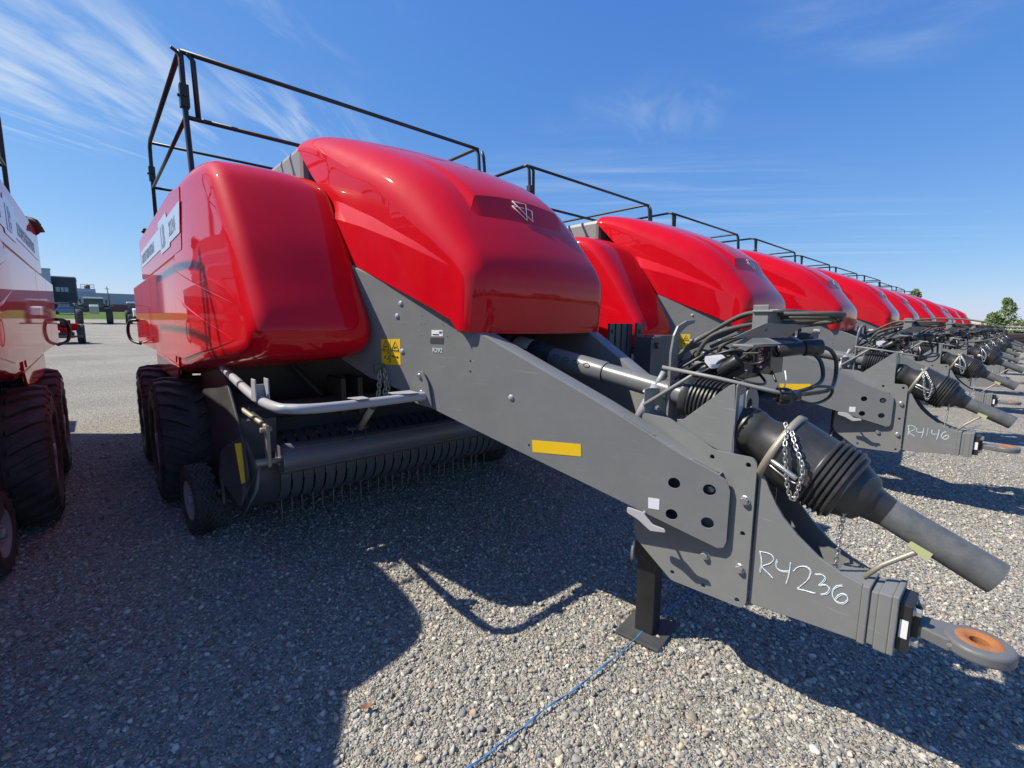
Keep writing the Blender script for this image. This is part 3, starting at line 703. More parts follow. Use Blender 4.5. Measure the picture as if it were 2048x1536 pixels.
    m_ = MB()
    for k in range(5): m_.prism([on_beam(2.235-.004*k, 1.598, .0018), on_beam(2.233-.004*k, 1.598, .0018), on_beam(2.233-.004*k, 1.586, .0018), on_beam(2.235-.004*k, 1.586, .0018)], -BN*.0008)
    m_.prism([on_beam(2.282, 1.583, .0018), on_beam(2.238, 1.583, .0018), on_beam(2.238, 1.576, .0018), on_beam(2.282, 1.576, .0018)], -BN*.0008)
    m_.build('print_mark', INK, sp, one=True)
    decal('jack_sticker', [(1.066, .867), (1.018, .870), (1.017, .820), (1.064, .817)], WHITE)
    for y, z in ((2.026, 1.441), (2.026, 1.382), (2.497, 1.636), (2.368, 1.635), (2.335, 1.641), (2.213, 1.641), (2.2, 1.628), (2.356, 1.686), (2.364, 1.571), (2.18, 1.571), (1.665, 1.02)): MB().lathe(on_beam(y, z, .001), -BN, [(0, .006 if z < 1.48 and y < 2.2 else .003), (.0006, 1e-4)], 8).build('punched_hole', BLACK, bm_)
    # triangular step bracket
    mb = MB(); mb.prism(round_poly([on_beam(2.39, 1.36, .008), on_beam(2.346, 1.363, .008), on_beam(2.306, 1.298, .008), on_beam(2.279, 1.150, .008), on_beam(2.40, 1.165, .008), on_beam(2.461, 1.215, .008)], .02), -BN*.01)
    mb.build('step_bracket', GREY, root, bevel=.002)
    mb = MB(); mb.hexbolt(on_beam(2.368, 1.335, .018), -BN, .011); mb.hexbolt(on_beam(2.355, 1.235, .018), -BN, .012); mb.build('bolt', SILVER, root)
    # bent support bar
    pth = catmull([(-.625, 2.34, 1.217), (-.85, 2.345, 1.213), (-1.12, 2.35, 1.21), (-1.28, 2.355, 1.212), (-1.37, 2.40, 1.214), (-1.42, 2.50, 1.215), (-1.418, 2.9, 1.217), (-1.42, 3.4, 1.275), (-1.42, 3.7, 1.32)], 6)
    bar = MB().tube(pth, .026, 14).build('support_bar', LGREY, root)
    mb = MB()
    mb.box((-1.455, 2.72, 1.215), (-1.447, 2.80, 1.335)); mb.box((-1.392, 2.72, 1.215), (-1.384, 2.80, 1.335)); mb.box((-1.455, 2.792, 1.215), (-1.384, 2.80, 1.30))
    mb.prism([(-.76, 2.31, 1.240), (-.70, 2.30, 1.240), (-.70, 2.42, 1.240), (-.84, 2.42, 1.240), (-.84, 2.36, 1.240)], (0, 0, .006))
    mb.prism([(-1.06, 2.31, 1.237), (-1.0, 2.31, 1.237), (-1.0, 2.40, 1.237), (-1.09, 2.40, 1.237)], (0, 0, .006)); mb.build('bar_lug', LGREY, bar, bevel=.003)
    # safety chain on the frame
    mb = MB(); mb.box((-.80, 2.66, 1.33), (-.735, 2.68, 1.39)); mb.build('chain_bracket', GREENC, root, bevel=.003)
    mb = MB(); chain(mb, [(-.775, 2.645, 1.355), (-.785, 2.635, 1.29), (-.79, 2.635, 1.22), (-.80, 2.635, 1.185)], .036, .0045, .012); chain(mb, [(-.755, 2.635, 1.365), (-.745, 2.62, 1.28), (-.76, 2.62, 1.21), (-.75, 2.62, 1.18), (-.735, 2.62, 1.25), (-.74, 2.635, 1.34)], .036, .0045, .012)
    mb.build('hanging_chain', WORN, root)
    # ---- pickup
    pk = MB()
    for sd in (-1, 1):
        q = MB(); q.prism(round_poly([(-1.39, 4.9, 1.32), (-1.39, 3.95, 1.32), (-1.39, 3.62, 1.02), (-1.39, 3.46, .86), (-1.39, 3.36, .62), (-1.39, 3.5, .34), (-1.39, 3.85, .26), (-1.39, 4.4, .3), (-1.39, 4.9, .6)], .06), (.02, 0, 0))
        q = q if sd < 0 else q.mirror(); pk.add(q.v, q.f)
    pku = pk.build('pickup_side_plate', DARK, root, bevel=.006)
    mb = MB(); 
    for sd in (-1, 1):
        X0, X1 = (-1.37, -1.135) if sd < 0 else (1.135, 1.37)
        pr = [(0, .1), (0, .27), (X1-X0, .27), (X1-X0, .1)]; mb.lathe((X0, 3.83, .52), (1, 0, 0), pr, 40)
        mb.prism([(X0, 3.62, .69), (X0, 3.58, .95), (X0, 3.9, 1.1), (X0, 4.2, .6)], (X1-X0, 0, 0))
    mb.build('reel_end_shield', mat('shield_steel', (.08, .09, .105), .38, dust=.1), root)
    for sd in (-1, 1):
        mb = MB(); mb.prism(round_poly([(-1.47, 3.70, .74), (-1.37, 3.45, .88), (-1.315, 3.37, .66), (-1.425, 3.43, .39), (-1.495, 3.7, .55)], .02), (0, .014, 0)); (mb if sd < 0 else mb.mirror()).build('front_shield', DARK, root)
        mb = MB(); mb.prism([(-1.422, 3.50, .82), (-1.370, 3.455, .83), (-1.360, 3.41, .575), (-1.410, 3.437, .553)], (-.002, -.003, 0)); (mb if sd < 0 else mb.mirror()).build('yellow_marker', YELLOW, root)
    reel = MB(); nb = 27
    for k in range(nb):
        x0 = -1.13 + 2.26*k/nb; x1 = x0 + 2.26/nb - .014; A0, A1 = R(95), R(290); pts = []
        for xx in (x0, x1):
            c = []
            for q in range(22): a = A0 + (A1-A0)*q/21; c.append((xx, 3.83 + .27*math.cos(a)*1.0, .52 + .27*math.sin(a)))
            pts.append([(xx, 4.3, .80)] + c + [(xx, 4.3, .32)])
        reel.grid([[pts[0][i], pts[1][i]] for i in range(len(pts[0]))])
    rl_ = reel.build('pickup_reel', BAND, root, one=True)
    mb = MB(); mb.lathe((-1.13, 3.83, .52), (1, 0, 0), [(0, .2), (2.26, .2)], 24); mb.build('reel_core', BLACK, rl_)
    for k in range(nb-1):
        xg = -1.13 + 2.26*(k+1)/nb - .007; j = (k*7) % 5; mb = MB()
        ty = 3.90 + .012*(j - 2)
        mb.tube([(xg, ty - .02, .33), (xg+.001, ty, .25), (xg+.003*(j-2), ty + .004*(j-2), .045 + .014*((k*3) % 4))], .0045, 6)
        mb.tube([(xg, 3.57, .60), (xg, 3.545, .55), (xg, 3.555, .47)], .003, 5)
        mb.build('pickup_tine', SPRING, rl_)
    mb = MB(); mb.cyl((-1.20, 3.3, .71), (1.20, 3.3, .71), .105, seg=32)
    for a in (R(215),): mb.tube([(-1.2, 3.3 + .107*math.cos(a), .71 + .107*math.sin(a)), (1.2, 3.3 + .107*math.cos(a), .71 + .107*math.sin(a))], .003, 6)
    mb.tube([(-1.2, 3.3 + .107*math.cos(R(130)), .71 + .107*math.sin(R(130))), (1.2, 3.3 + .107*math.cos(R(130)), .71 + .107*math.sin(R(130)))], .003, 6)
    rb = mb.build('wind_roller', ROLLER, root, autos=R(40))
    mb = MB()
    for sd in (-1, 1):
        mb.cyl((sd*1.2, 3.3, .71), (sd*1.30, 3.3, .71), .022); mb.box((sd*1.27-.012, 3.27, .68), (sd*1.27+.012, 3.33, .96)); mb.cyl((sd*1.24, 3.3, .93), (sd*1.31, 3.3, .93), .018); mb.cyl((sd*1.26, 3.3, .71), (sd*1.35, 3.3, .71), .028)
        mb.tube([(sd*1.27, 3.3, .95), (sd*1.33, 3.7, 1.02), (sd*1.35, 4.0, 1.0)], .018, 8)
    mb.build('roller_arm', WORN, root, bevel=.003)
    mb = MB(); mb.tube([(-1.31, 3.36, .68), (-1.34, 3.35, .52), (-1.40, 3.44, .34)], [.013, .012, .004], 6); mb.build('side_deflector', GREY, root)
    mb = MB(); mb.cyl((-1.32, 3.75, .98), (1.32, 3.75, .98), .07, seg=20); mb.box((-1.33, 3.85, .75), (1.33, 4.0, 1.0)); mb.box((-.64, 3.6, .9), (-.60, 3.9, 1.2)); mb.box((-.5, 3.6, .9), (-.46, 3.9, 1.2)); mb.box((-1.3, 4.3, .9), (1.3, 4.34, 1.36)); mb.tube([(-.9, 4.2, 1.36), (-.62, 3.9, .95)], .03, 8); mb.tube([(.9, 4.2, 1.36), (.62, 3.9, .95)], .03, 8)
    mb.build('pickup_crossbeam', DARK, root, bevel=.006)
    mb = MB(); mb.cyl((-.68, 3.18, .875), (-.70, 2.93, 1.065), .022, seg=16); mb.build('lift_spring_cylinder', TAN, root)
    mb = MB(); mb.sphere((-.70, 2.91, 1.08), .027); mb.tube([(-.63, 3.2, .79), (-.63, 3.2, .87), (-.73, 3.2, .87), (-.73, 3.2, .79)], .006, 6); mb.cyl((-.76, 3.22, .87), (-.6, 3.22, .87), .014); mb.build('cylinder_fitting', DARK, root)
    for sd in (-1, 1):
        tyre(root, 'gauge_wheel', (-1.565 if sd < 0 else 1.36, 4.16, .275), .262, .15, .15, False, rz=R(-5.5)*sd, zig=True)
        gx = -1.5 if sd < 0 else 1.30; mb = MB(); mb.cyl((gx, 4.16, .275), (gx-sd*.12, 4.16, .30), .025); mb.box((gx-sd*.09-.01, 4.12, .2), (gx-sd*.09+.01, 4.2, .38)); mb.build('gauge_wheel_bracket', WORN, root)
    # ---- hitch
    A_ = [(1.19, 1.226), (1.05, 1.222), (.835, 1.118), (.678, 1.119), (.659, 1.10), (.658, .493), (.674, .465), (.995, .45), (1.189, .582), (1.21, .63)]
    ah = [(.841, 1.087), (.692, 1.086), (.693, .791), (.99, .491), (.841, .492), (.694, .493)]
    def plate(x, thick):
        mb = MB(); ol = round_poly([(x, y, z) for y, z in A_], .015)
        mb.prism(ol, (thick, 0, 0), [circle((x, y, z), .0105, 0, seg=14) for y, z in ah]); return mb
    pa = plate(-.135, .012).build('hitch_side_plate', GREY, root, bevel=.0015); plate(.12, .012).build('hitch_side_plate', GREY, root, bevel=.0015)
    mb = MB()
    for y, z in ((.693, .935), (.841, .636), (.692, .637), (.831, .948)): mb.hexbolt((-.135, y, z), (-1, 0, 0), .0165, .016)
    mb.build('bolt', SILVER, pa)
    nose = [(.655, 1.054), (.635, 1.051), (.611, .998), (.58, .941), (.552, .899), (.498, .845), (.423, .788), (.348, .756), (.285, .741), (.285, .526), (.655, .492)]
    mb = MB(); mb.prism([(-.118, y, z) for y, z in nose], (.015, 0, 0)); npl = mb.build('nose_plate', GREY, root, bevel=.003)
    mb = MB()
    rgt = [(.03 + .22*(y-.285), y, z) for y, z in nose]; mb.prism(rgt, (.015, 0, 0)); mb.build('nose_plate', GREY, root, bevel=.003)
    mb = MB(); mb.prism([(-.10, .285, .55), (.03, .285, .55), (.11, .655, .55), (-.10, .655, .55)], (0, 0, .012)); mb.prism([(-.10, .285, .727), (.03, .285, .727), (.05, .37, .727), (-.10, .37, .727)], (0, 0, .01)); mb.box((-.10, .42, .56), (.06, .43, .70)); mb.build('nose_floor', GREY, root)
    mb = MB(); mb.box((-.122, .262, .522), (.032, .285, .742)); mb.box((-.115, .238, .530), (.026, .262, .730)); mb.box((-.124, .20, .524), (.034, .238, .738)); mb.box((-.128, .182, .528), (.038, .20, .744)); mb.build('hitch_collar', GREY, root, bevel=.004)
    mb = MB(); mb.box((-.11, .147, .55), (.022, .182, .72)); mb.box((-.08, .13, .6), (0, .15, .69)); mb.build('hitch_flange', BLACK, root, bevel=.003)
    mb = MB()
    for xx in (-.085, -.01):
        for zz_ in (.585, .695): mb.hexbolt((xx, .147, zz_), (0, -1, 0), .014, .02)
    mb.build('bolt', SILVER, root)
    mb = MB(); mb.prism([(-.1115, .176, .665), (-.1115, .154, .665), (-.1115, .154, .60), (-.1115, .176, .60)], (-.001, 0, 0)); mb.build('grade_label', WHITE, root)
    # tongue and ring
    rc = Vector((-.035, -.012, .632)); mb = MB()
    mb.lathe(rc + Vector((0, 0, -.022)), (0, 0, 1), [(0, .058), (0, .080), (.006, .087), (.036, .087), (.043, .080), (.045, .058)], 40)
    tp = [(-.075, .15), (.005, .15), (.012, .11), (.028, .055), (.02, .04), (-.09, .04), (-.098, .055), (-.082, .11)]
    mb.prism([(x, y, .608) for x, y in tp], (0, 0, .04)); tg = mb.build('hitch_ring', mat('ring_steel', (.11, .115, .12), .4, dust=.2), root, bevel=.004, autos=R(40))
    mb = MB(); mb.lathe(rc + Vector((0, 0, -.024)), (0, 0, 1), [(0, .030), (0, .058), (.047, .058), (.051, .050), (.050, .036), (.042, .024), (.008, .024), (0, .030)], 40); mb.build('ring_bushing', RUST, tg, autos=R(50))
    mb = MB(); mb.hexbolt((-.09, .05, .63), (-1, .3, 0), .008, .008); mb.build('grease_nipple', SILVER, tg)
    # jack
    jx, jy = .03, 1.2; Mj = Matrix.Translation((jx, jy, 0)) @ Matrix.Rotation(R(8), 4, 'Z')
    mb = MB(); mb.box((-.05, -.05, .012), (.05, .05, .5), Mj); mb.box((-.062, -.062, .42), (.062, .062, .9), Mj); jk = mb.build('parking_jack', BLACK, root, bevel=.004)
    mb = MB(); mb.box((-.14, -.12, .005), (.14, .12, .019), Mj); mb.build('foot_plate', DARK, jk, bevel=.003)
    mb = MB(); mb.tube([(jx-.06, 1.22, .56), (jx-.14, 1.22, .555), (jx-.15, 1.22, .50), (jx-.15, 1.22, .46)], .008, 8); mb.build('jack_pin', SILVER, jk)
    mb = MB(); lv = [(1.235, .715), (1.17, .70), (1.10, .665), (1.02, .685), (1.03, .70), (1.09, .70), (1.15, .745), (1.235, .745)]; mb.prism(round_poly([(-.295, y*.927, 1.65-(1.65-z)*.927) for y, z in lv], .01), (-.008, 0, 0)); mb.tube([(-.29, 1.07, .79), (-.18, 1.10, .80), (-.12, 1.12, .78)], .008, 6); mb.build('jack_lever', LGREY, root, bevel=.002)
    # folded gearbox guard
    mb = MB(); mb.prism(round_poly([(-.115, 1.03, 1.19), (-.115, .80, 1.40), (-.115, .775, 1.41), (-.115, .76, 1.10), (-.115, .835, 1.118)], .012), (.006, 0, 0)); mb.prism(round_poly([(-.115, .765, 1.07), (-.115, .765, 1.405), (-.06, .765, 1.42), (-.02, .765, 1.415), (-.02, .765, 1.2), (-.02, .765, 1.07)], .01), (0, .006, 0))
    hp = [(.02 + .004*k, .765, 1.3) for k in range(2)]
    mb.prism(round_poly([(.03, .78, 1.10), (.03, .78, 1.36), (.10, .78, 1.40), (.17, .78, 1.33), (.19, .78, 1.12)], .02), (0, .006, 0), [[(.12+.02*math.cos(q*.4), .78, 1.22+.02*math.sin(q*.4)) for q in range(15)], [(.07+.03*math.cos(q*.4), .78, 1.30+.03*math.sin(q*.4)) for q in range(15)]])
    gg = mb.build('gearbox_guard', GREY, root, bevel=.002)
    mb = MB(); mb.prism([(-.09, .7645, 1.36), (-.05, .7645, 1.365), (-.05, .7645, 1.22), (-.09, .7645, 1.22)], (0, -.0012, 0)); mb.build('instruction_label', BLUEW, gg)
    mb = MB(); mb.prism(round_poly([(-.12, 1.19, 1.20), (-.11, 1.2, 1.34), (-.09, 1.18, 1.345), (.02, 1.09, 1.34), (.02, 1.08, 1.19)], .01), (.006, .006, 0)); mb.hexbolt((-.085, 1.14, 1.25), (-.6, -.8, 0), .012); mb.build('frame_gusset', GREY, root)
    # drive line: housing, bell, tube
    ax0 = Vector((-.01, .74, 1.205)); ax1 = Vector((.02, -.03, .852)); D_ = (ax1-ax0).normalized(); L = (ax1-ax0).length
    mb = MB(); mb.lathe(ax0 - D_*.02, D_, [(0, .1), (.0, .098), (.08, .088), (.13, .10), (.18, .11)], 28); mb.sphere(ax0, .098, seg=20); mb.cyl(ax0 + Vector((0, .02, 0)), ax0 + Vector((0, .25, .06)), .08); mb.build('shaft_housing', PLAST, root)
    bc = ax0 + D_*.13
    mb = MB(); pr = [(0, .11), (0, .150), (.012, .154), (.02, .150), (.03, .148), (.15, .140)]
    for k in range(5): pr += [(.155+.02*k, .141), (.160+.02*k, .148), (.166+.02*k, .148), (.171+.02*k, .138)]
    pr += [(.265, .135), (.27, .125)]
    mb.lathe(bc, D_, pr, 40); bell = mb.build('shaft_bell_guard', PLAST, root, autos=R(50))
    mb = MB(); mb.lathe(bc, D_, [(-.004, .152), (-.006, .159), (.016, .159), (.02, .153)], 40); mb.build('bell_clamp_band', WORN, bell)
    mb = MB(); mb.lathe(bc, D_, [(.2, .125), (.27, .115), (.33, .09), (.345, .066), (.40, .055)], 32); mb.build('inner_cone', PLAST, bell)
    tb = MB(); tb.lathe(ax0, D_, [(.42, .050), (.42, .052), (.455, .054), (L, .057), (L, .050), (L-.2, .050)], 28); st = tb.build('shaft_tube', TUBEM, root, autos=R(50))
    mb = MB(); mb.lathe(ax0, D_, [(.39, .053), (.47, .057), (.475, .052)], 28); mb.build('tube_sleeve', PLAST, st)
    mb = MB(); p1 = bc + D_*.05; side = Vector((-1, 0, 0)); 
    mb.tube(catmull([p1 + side*.145 + Vector((0, .03, .0)), p1 + side*.165 + Vector((0, -.01, -.012)), p1 + side*.168 + Vector((0, -.07, -.045))], 4), .010, 8)
    mb.tube(catmull([p1 + side*.14 + Vector((0, .05, -.01)), p1 + side*.158 + Vector((0, -.0, -.035)), p1 + side*.160 + Vector((0, -.06, -.065)), p1 + side*.168 + Vector((0, -.08, -.05))], 4), .004, 6); mb.build('guard_latch', SILVER, bell)
    mb = MB(); xo = -.172
    chain(mb, [(-.09, .585, 1.275), (-.13, .565, 1.24), (xo, .555, 1.20), (xo, .545, 1.12), (xo, .535, 1.05), (xo+.01, .515, .995), (xo, .498, 1.05), (xo, .490, 1.13), (-.15, .525, 1.20), (-.12, .55, 1.245)], .022, .0025, .0065)
    chain(mb, [(-.06, .385, 1.075), (-.072, .372, 1.04), (-.072, .371, .967), (-.07, .375, .881), (-.07, .377, .809), (-.068, .381, .745)], .022, .0025, .0065)
    mb.tube(catmull([(-.055, .395, 1.09), (-.075, .37, 1.085), (-.07, .355, 1.05), (-.06, .375, 1.045)], 4), .003, 6); mb.build('guard_chain', SILVER, root)
    mb = MB(); mb.tube([(-.055, .295, .742), (-.03, .25, .80), (-.02, .17, .875), (.0, .15, .885)], .009, 8); mb.build('shaft_rest_rod', WORN, root)
    mb = MB(); mb.prism([(-.035, .135, .86), (-.035, .19, .90), (-.035, .175, .93), (-.035, .12, .90)], (.05, 0, 0)); mb.build('rest_clip', LIME, root)
    # second shaft up to the flywheel
    a0 = Vector((.0, .95, 1.30)); a1 = Vector((-.02, 2.5, 1.54)); D2 = (a1-a0).normalized(); L2 = (a1-a0).length
    mb = MB(); pr = [(-.1, .06), (-.1, .098)]
    for k in range(8): pr += [(-.095+.018*k, .096), (-.090+.018*k, .107), (-.083+.018*k, .107), (-.078+.018*k, .092)]
    pr += [(.055, .10), (.085, .10), (.09, .06)]; mb.lathe(a0, D2, pr, 36); mb.build('bellows', PLAST, root, autos=R(60))
    mb = MB(); mb.lathe(a0, D2, [(.06, .053), (.56, .053)], 24); mb.lathe(a0, D2, [(.56, .058), (.57, .060), (.95, .060), (.96, .055)], 24); us = mb.build('upper_shaft_tube', mat('grey_shaft_tube', (.12, .125, .13), .33, dust=.2), root)
    mb = MB(); mb.lathe(a0, D2, [(.95, .062), (1.0, .068), (1.35, .072), (1.55, .072)], 24); mb.build('upper_shaft_guard', PLAST, root)
    mb = MB(); rr0 = a0 + D2*1.2; u_ = Vector((-.5, -.1, .85)).normalized(); 
    mb.lathe(a0 + D2*1.12, D2, [(0, .0745), (.14, .0745)], 24); q = MB(); q.v = []; 
    for v_, f_ in ((mb.v, mb.f),):
        keep = [f for f in f_ if (Vector(v_[f[0]]) - (a0 + D2*((Vector(v_[f[0]])-a0).dot(D2)))).normalized().dot(u_) > .55 and (Vector(v_[f[1]]) - (a0 + D2*((Vector(v_[f[1]])-a0).dot(D2)))).normalized().dot(u_) > .55]
        q.v = list(v_); q.f = keep; q.sm = [True]*len(keep)
    q.build('shaft_label', WHITE, root)
    mb = MB()
    for k in range(4):
        p = a0 + D2*(.66+.075*k); nn = Vector((-.75, -.1, .3)); nn = (nn - D2*nn.dot(D2)).normalized(); p = p + nn*.061
        t2 = D2.cross(nn); mb.tube([p + D2*(.022*math.cos(a)) + t2*(.011*math.sin(a)) for a in [j*math.pi/5 for j in range(10)]], .0025, 5, closed=True)
    mb.build('tube_slot', DARK, us)
    mb = MB(); mb.cyl((-.1, 2.42, 1.53), (-.1+.25, 2.42, 1.53), .2, seg=28); mb.lathe((0, 2.36, 1.45), (0, 1, 0), [(0, .02), (0, .30), (.03, .34), (.14, .34)], 36); mb.box((-.36, 2.7, 1.2), (.36, 3.3, 1.9)); mb.build('flywheel', BLACK, root)
    mb = MB(); chain(mb, [(-.12, 1.98, 1.46), (-.14, 1.98, 1.40), (-.12, 1.99, 1.34), (-.1, 2.0, 1.25)], .03, .003, .008); chain(mb, [(-.12, 2.25, 1.5), (-.13, 2.25, 1.42), (-.12, 2.26, 1.35)], .03, .003, .008); mb.build('shaft_chain', SILVER, root)
    # ---- hose support and hydraulics
    mb = MB()
    arch = [(1.20, .0), (1.20, .30), (1.195, .38), (1.17, .425), (1.14, .445)]
    hk = [(-.055, 1.10, 1.17), (-.055, 1.10, 1.52), (-.045, 1.095, 1.60), (-.02, 1.09, 1.645), (.04, 1.08, 1.67), (.10, 1.07, 1.675), (.10, 1.07, 1.66), (.045, 1.08, 1.645), (.005, 1.09, 1.615), (-.01, 1.095, 1.57), (.0, 1.10, 1.52), (.03, 1.10, 1.50), (.03, 1.10, 1.17)]
    mb.prism(catmull(hk[:1], 1) if 0 else hk, (.0, .012, 0)); mb.box((-.02, 1.0, 1.16), (.03, 1.1, 1.2)); mb.build('hose_hook', GREY, root, bevel=.002)
    mb = MB(); mb.tube([(-.115, 1.225, 1.19), (-.04, 1.18, 1.35)], .024, 14); mb.tube([(-.04, 1.18, 1.35), (-.01, 1.16, 1.42)], .014, 10); mb.tube([(-.105, 1.205, 1.33), (-.065, 1.195, 1.30)], .009, 8); mb.build('support_sleeve', LGREY, root)
    mb = MB(); mb.tube([(-.115, 1.20, 1.26), (.01, 1.0, 1.43), (.12, .78, 1.63), (.16, .72, 1.66)], .0095, 10); mb.build('support_rod', GREY2, root)
    mb = MB(); mb.tube([(-.13, 1.10, 1.455), (-.10, .86, 1.425), (-.07, .68, 1.395), (-.02, .60, 1.375), (.03, .58, 1.37)], .0085, 10); mb.build('support_rod', GREY2, root)
    mb = MB(); mb.box((-.03, .70, 1.63), (-.02, .76, 1.735)); mb.box((-.03, .70, 1.63), (.11, .71, 1.705)); mb.box((-.04, .68, 1.705), (.14, .76, 1.713)); 
    for k in range(3): mb.box((.11+.02*k, .70, 1.64), (.118+.02*k, .72, 1.70))
    mb.prism([(-.16, .78, 1.60), (-.05, .70, 1.66), (.16, .60, 1.655), (.12, .62, 1.645), (.10, .66, 1.60)], (0, .006, 0)); mb.box((-.16, .70, 1.565), (.12, .78, 1.575)); mb.build('hose_hanger', GREY, root, bevel=.002)
    hoses = [
        [(.02, 1.16, 1.20), (.0, 1.14, 1.40), (.03, 1.08, 1.53), (.09, .98, 1.62), (.10, .84, 1.70), (.08, .72, 1.70), (.10, .58, 1.70), (.18, .50, 1.70), (.24, .52, 1.69), (.20, .62, 1.67), (.08, .80, 1.655), (.02, .95, 1.60), (.03, 1.02, 1.50)],
        [(.03, 1.10, 1.52), (.12, .95, 1.60), (.16, .80, 1.68), (.12, .70, 1.685), (.14, .56, 1.685), (.22, .53, 1.672), (.20, .64, 1.655), (.14, .80, 1.62), (.08, .92, 1.56), (.10, .93, 1.50), (.12, .86, 1.48)],
        [(-.05, 1.18, 1.18), (-.03, 1.16, 1.32), (.02, 1.1, 1.45), (.06, 1.02, 1.50), (.10, .92, 1.52), (.14, .84, 1.53)],
        [(.04, 1.05, 1.5), (.07, .97, 1.50), (.11, .90, 1.47), (.13, .84, 1.475)],
        [(.28, .60, 1.56), (.32, .56, 1.55), (.36, .54, 1.50), (.33, .53, 1.42), (.20, .52, 1.385), (.05, .57, 1.375)],
        [(.24, .62, 1.55), (.28, .58, 1.50), (.26, .56, 1.43), (.15, .56, 1.40), (.04, .60, 1.38)],
        [(.03, .62, 1.37), (.12, .56, 1.33), (.20, .52, 1.35), (.16, .50, 1.40), (.06, .54, 1.41)],
        [(.0, 1.05, 1.30), (.06, .95, 1.42), (.08, .85, 1.50), (.12, .80, 1.50)],
        [(.03, 1.14, 1.22), (.02, 1.12, 1.42), (.05, 1.06, 1.56), (.11, .95, 1.645), (.13, .82, 1.705), (.11, .70, 1.715), (.15, .56, 1.70), (.21, .50, 1.68), (.235, .58, 1.66), (.15, .74, 1.64), (.06, .86, 1.60), (.04, .96, 1.55)],
        [(.05, 1.02, 1.46), (.04, .92, 1.52), (.06, .84, 1.54), (.10, .80, 1.51)], [(.02, .98, 1.42), (.05, .90, 1.40), (.02, .84, 1.43), (.07, .80, 1.46), (.10, .80, 1.47)],
        [(.06, 1.06, 1.50), (.11, .99, 1.46), (.08, .93, 1.40), (.03, .88, 1.41), (.05, .82, 1.45)], [(-.01, 1.08, 1.44), (.02, 1.0, 1.50), (.09, .93, 1.55), (.13, .86, 1.50), (.10, .82, 1.44)],
        [(.10, 1.0, 1.38), (.06, .92, 1.45), (.10, .86, 1.52), (.18, .84, 1.53), (.20, .78, 1.5)], [(.0, 1.04, 1.40), (-.02, .94, 1.45), (.02, .88, 1.50), (.07, .84, 1.47)], [(.16, .8, 1.45), (.12, .74, 1.40), (.04, .76, 1.40), (.02, .84, 1.42)]]
    rh = random.Random(21)
    for q in range(9):
        p = Vector((rh.uniform(-.02, .06), rh.uniform(.98, 1.12), rh.uniform(1.30, 1.48))); tgt = Vector((rh.uniform(.06, .2), rh.uniform(.68, .8), rh.uniform(1.40, 1.56))); hh = [p]
        for w_ in (.25, .5, .75): hh.append(p.lerp(tgt, w_) + Vector((rh.uniform(-.05, .07), rh.uniform(-.04, .04), rh.uniform(-.03, .09))))
        hoses.append([tuple(v) for v in hh] + [tuple(tgt)])
    for k, h_ in enumerate(hoses):
        MB().tube(catmull(h_, 8), [.0055, .0045, .0065][k % 3] if k > 15 else (.0105, .0095, .009, .008, .0085, .0085, .006, .007, .008, .007, .006, .007, .007, .006, .0065, .006)[k], 10).build('hydraulic_hose', HOSEM if k < 3 else PLAST, root)
    mb = MB(); mb.box((.10, .72, 1.44), (.26, .80, 1.565)); mb.box((.02, .78, 1.42), (.16, .9, 1.46)); mb.cyl((.16, .72, 1.54), (.24, .64, 1.555), .03); mb.cyl((.24, .64, 1.555), (.29, .585, 1.56), .036); mb.cyl((.02, .9, 1.44), (.02, .82, 1.50), .03); mb.cyl((.08, .86, 1.40), (.05, .80, 1.48), .035); mb.build('valve_block', PLAST, root, bevel=.004)
    mb = MB()
    for z_ in (1.47, 1.50, 1.53, 1.55): mb.cyl((.094, .76, z_), (.104, .757, z_), .007)
    mb.build('coupler_cap', PINK, root)
    mb = MB(); mb.prism(round_poly([(-.04, .95, 1.49), (.03, .90, 1.50), (.035, .87, 1.47), (-.03, .92, 1.455)], .01), (0, 0, .02)); mb.build('dust_cover', WHITE, root)
    mb = MB(); mb.cyl((-.04, .63, 1.37), (-.01, .60, 1.37), .03, seg=14); mb.cyl((-.01, .60, 1.37), (.02, .58, 1.37), .02); 
    for k in range(10): a = k*math.pi/5; mb.box((-.004, -.004, -.0), (.004, .004, .04), Matrix.Translation((-.045, .637, 1.37)) @ Vector((.03, -.03, 0)).to_track_quat('Z', 'Y').to_matrix().to_4x4() @ Matrix.Rotation(a, 4, 'Z') @ Matrix.Translation((.03, 0, 0)))
    mb.build('round_plug', PLAST, root)
    mb = MB(); mb.tube([(.0, .63, 1.47), (-.01, .62, 1.44), (-.02, .62, 1.40)], .0025, 6); mb.build('plug_cord', WHITE, root)
    # tool comb and post on the right beam
    mb = MB()
    for k in range(4): mb.box((.60+.075*k, 1.93, 1.36), (.655+.075*k, 1.95, 1.655))
    mb.box((.86, 1.88, 1.20), (.93, 1.90, 1.66)); mb.hexbolt((.895, 1.88, 1.60), (0, -1, 0), .014); mb.hexbolt((.63, 1.93, 1.60), (0, -1, 0), .012); mb.build('knife_rack', DARK, root, bevel=.003)
    mb = MB(); mb.box((.86, 1.76, 1.08), (1.02, 1.88, 1.56)); mb.box((1.02, 1.78, 1.10), (1.30, 1.92, 1.57)); mb.hexbolt((.93, 1.76, 1.50), (0, -1, 0), .022, .02); mb.hexbolt((.88, 1.76, 1.555), (0, -1, 0), .008); mb.tube([(.5, 1.9, 1.3), (1.1, 1.88, 1.3)], .03, 8); mb.build('grease_box', DARK, root, bevel=.004)
    return root

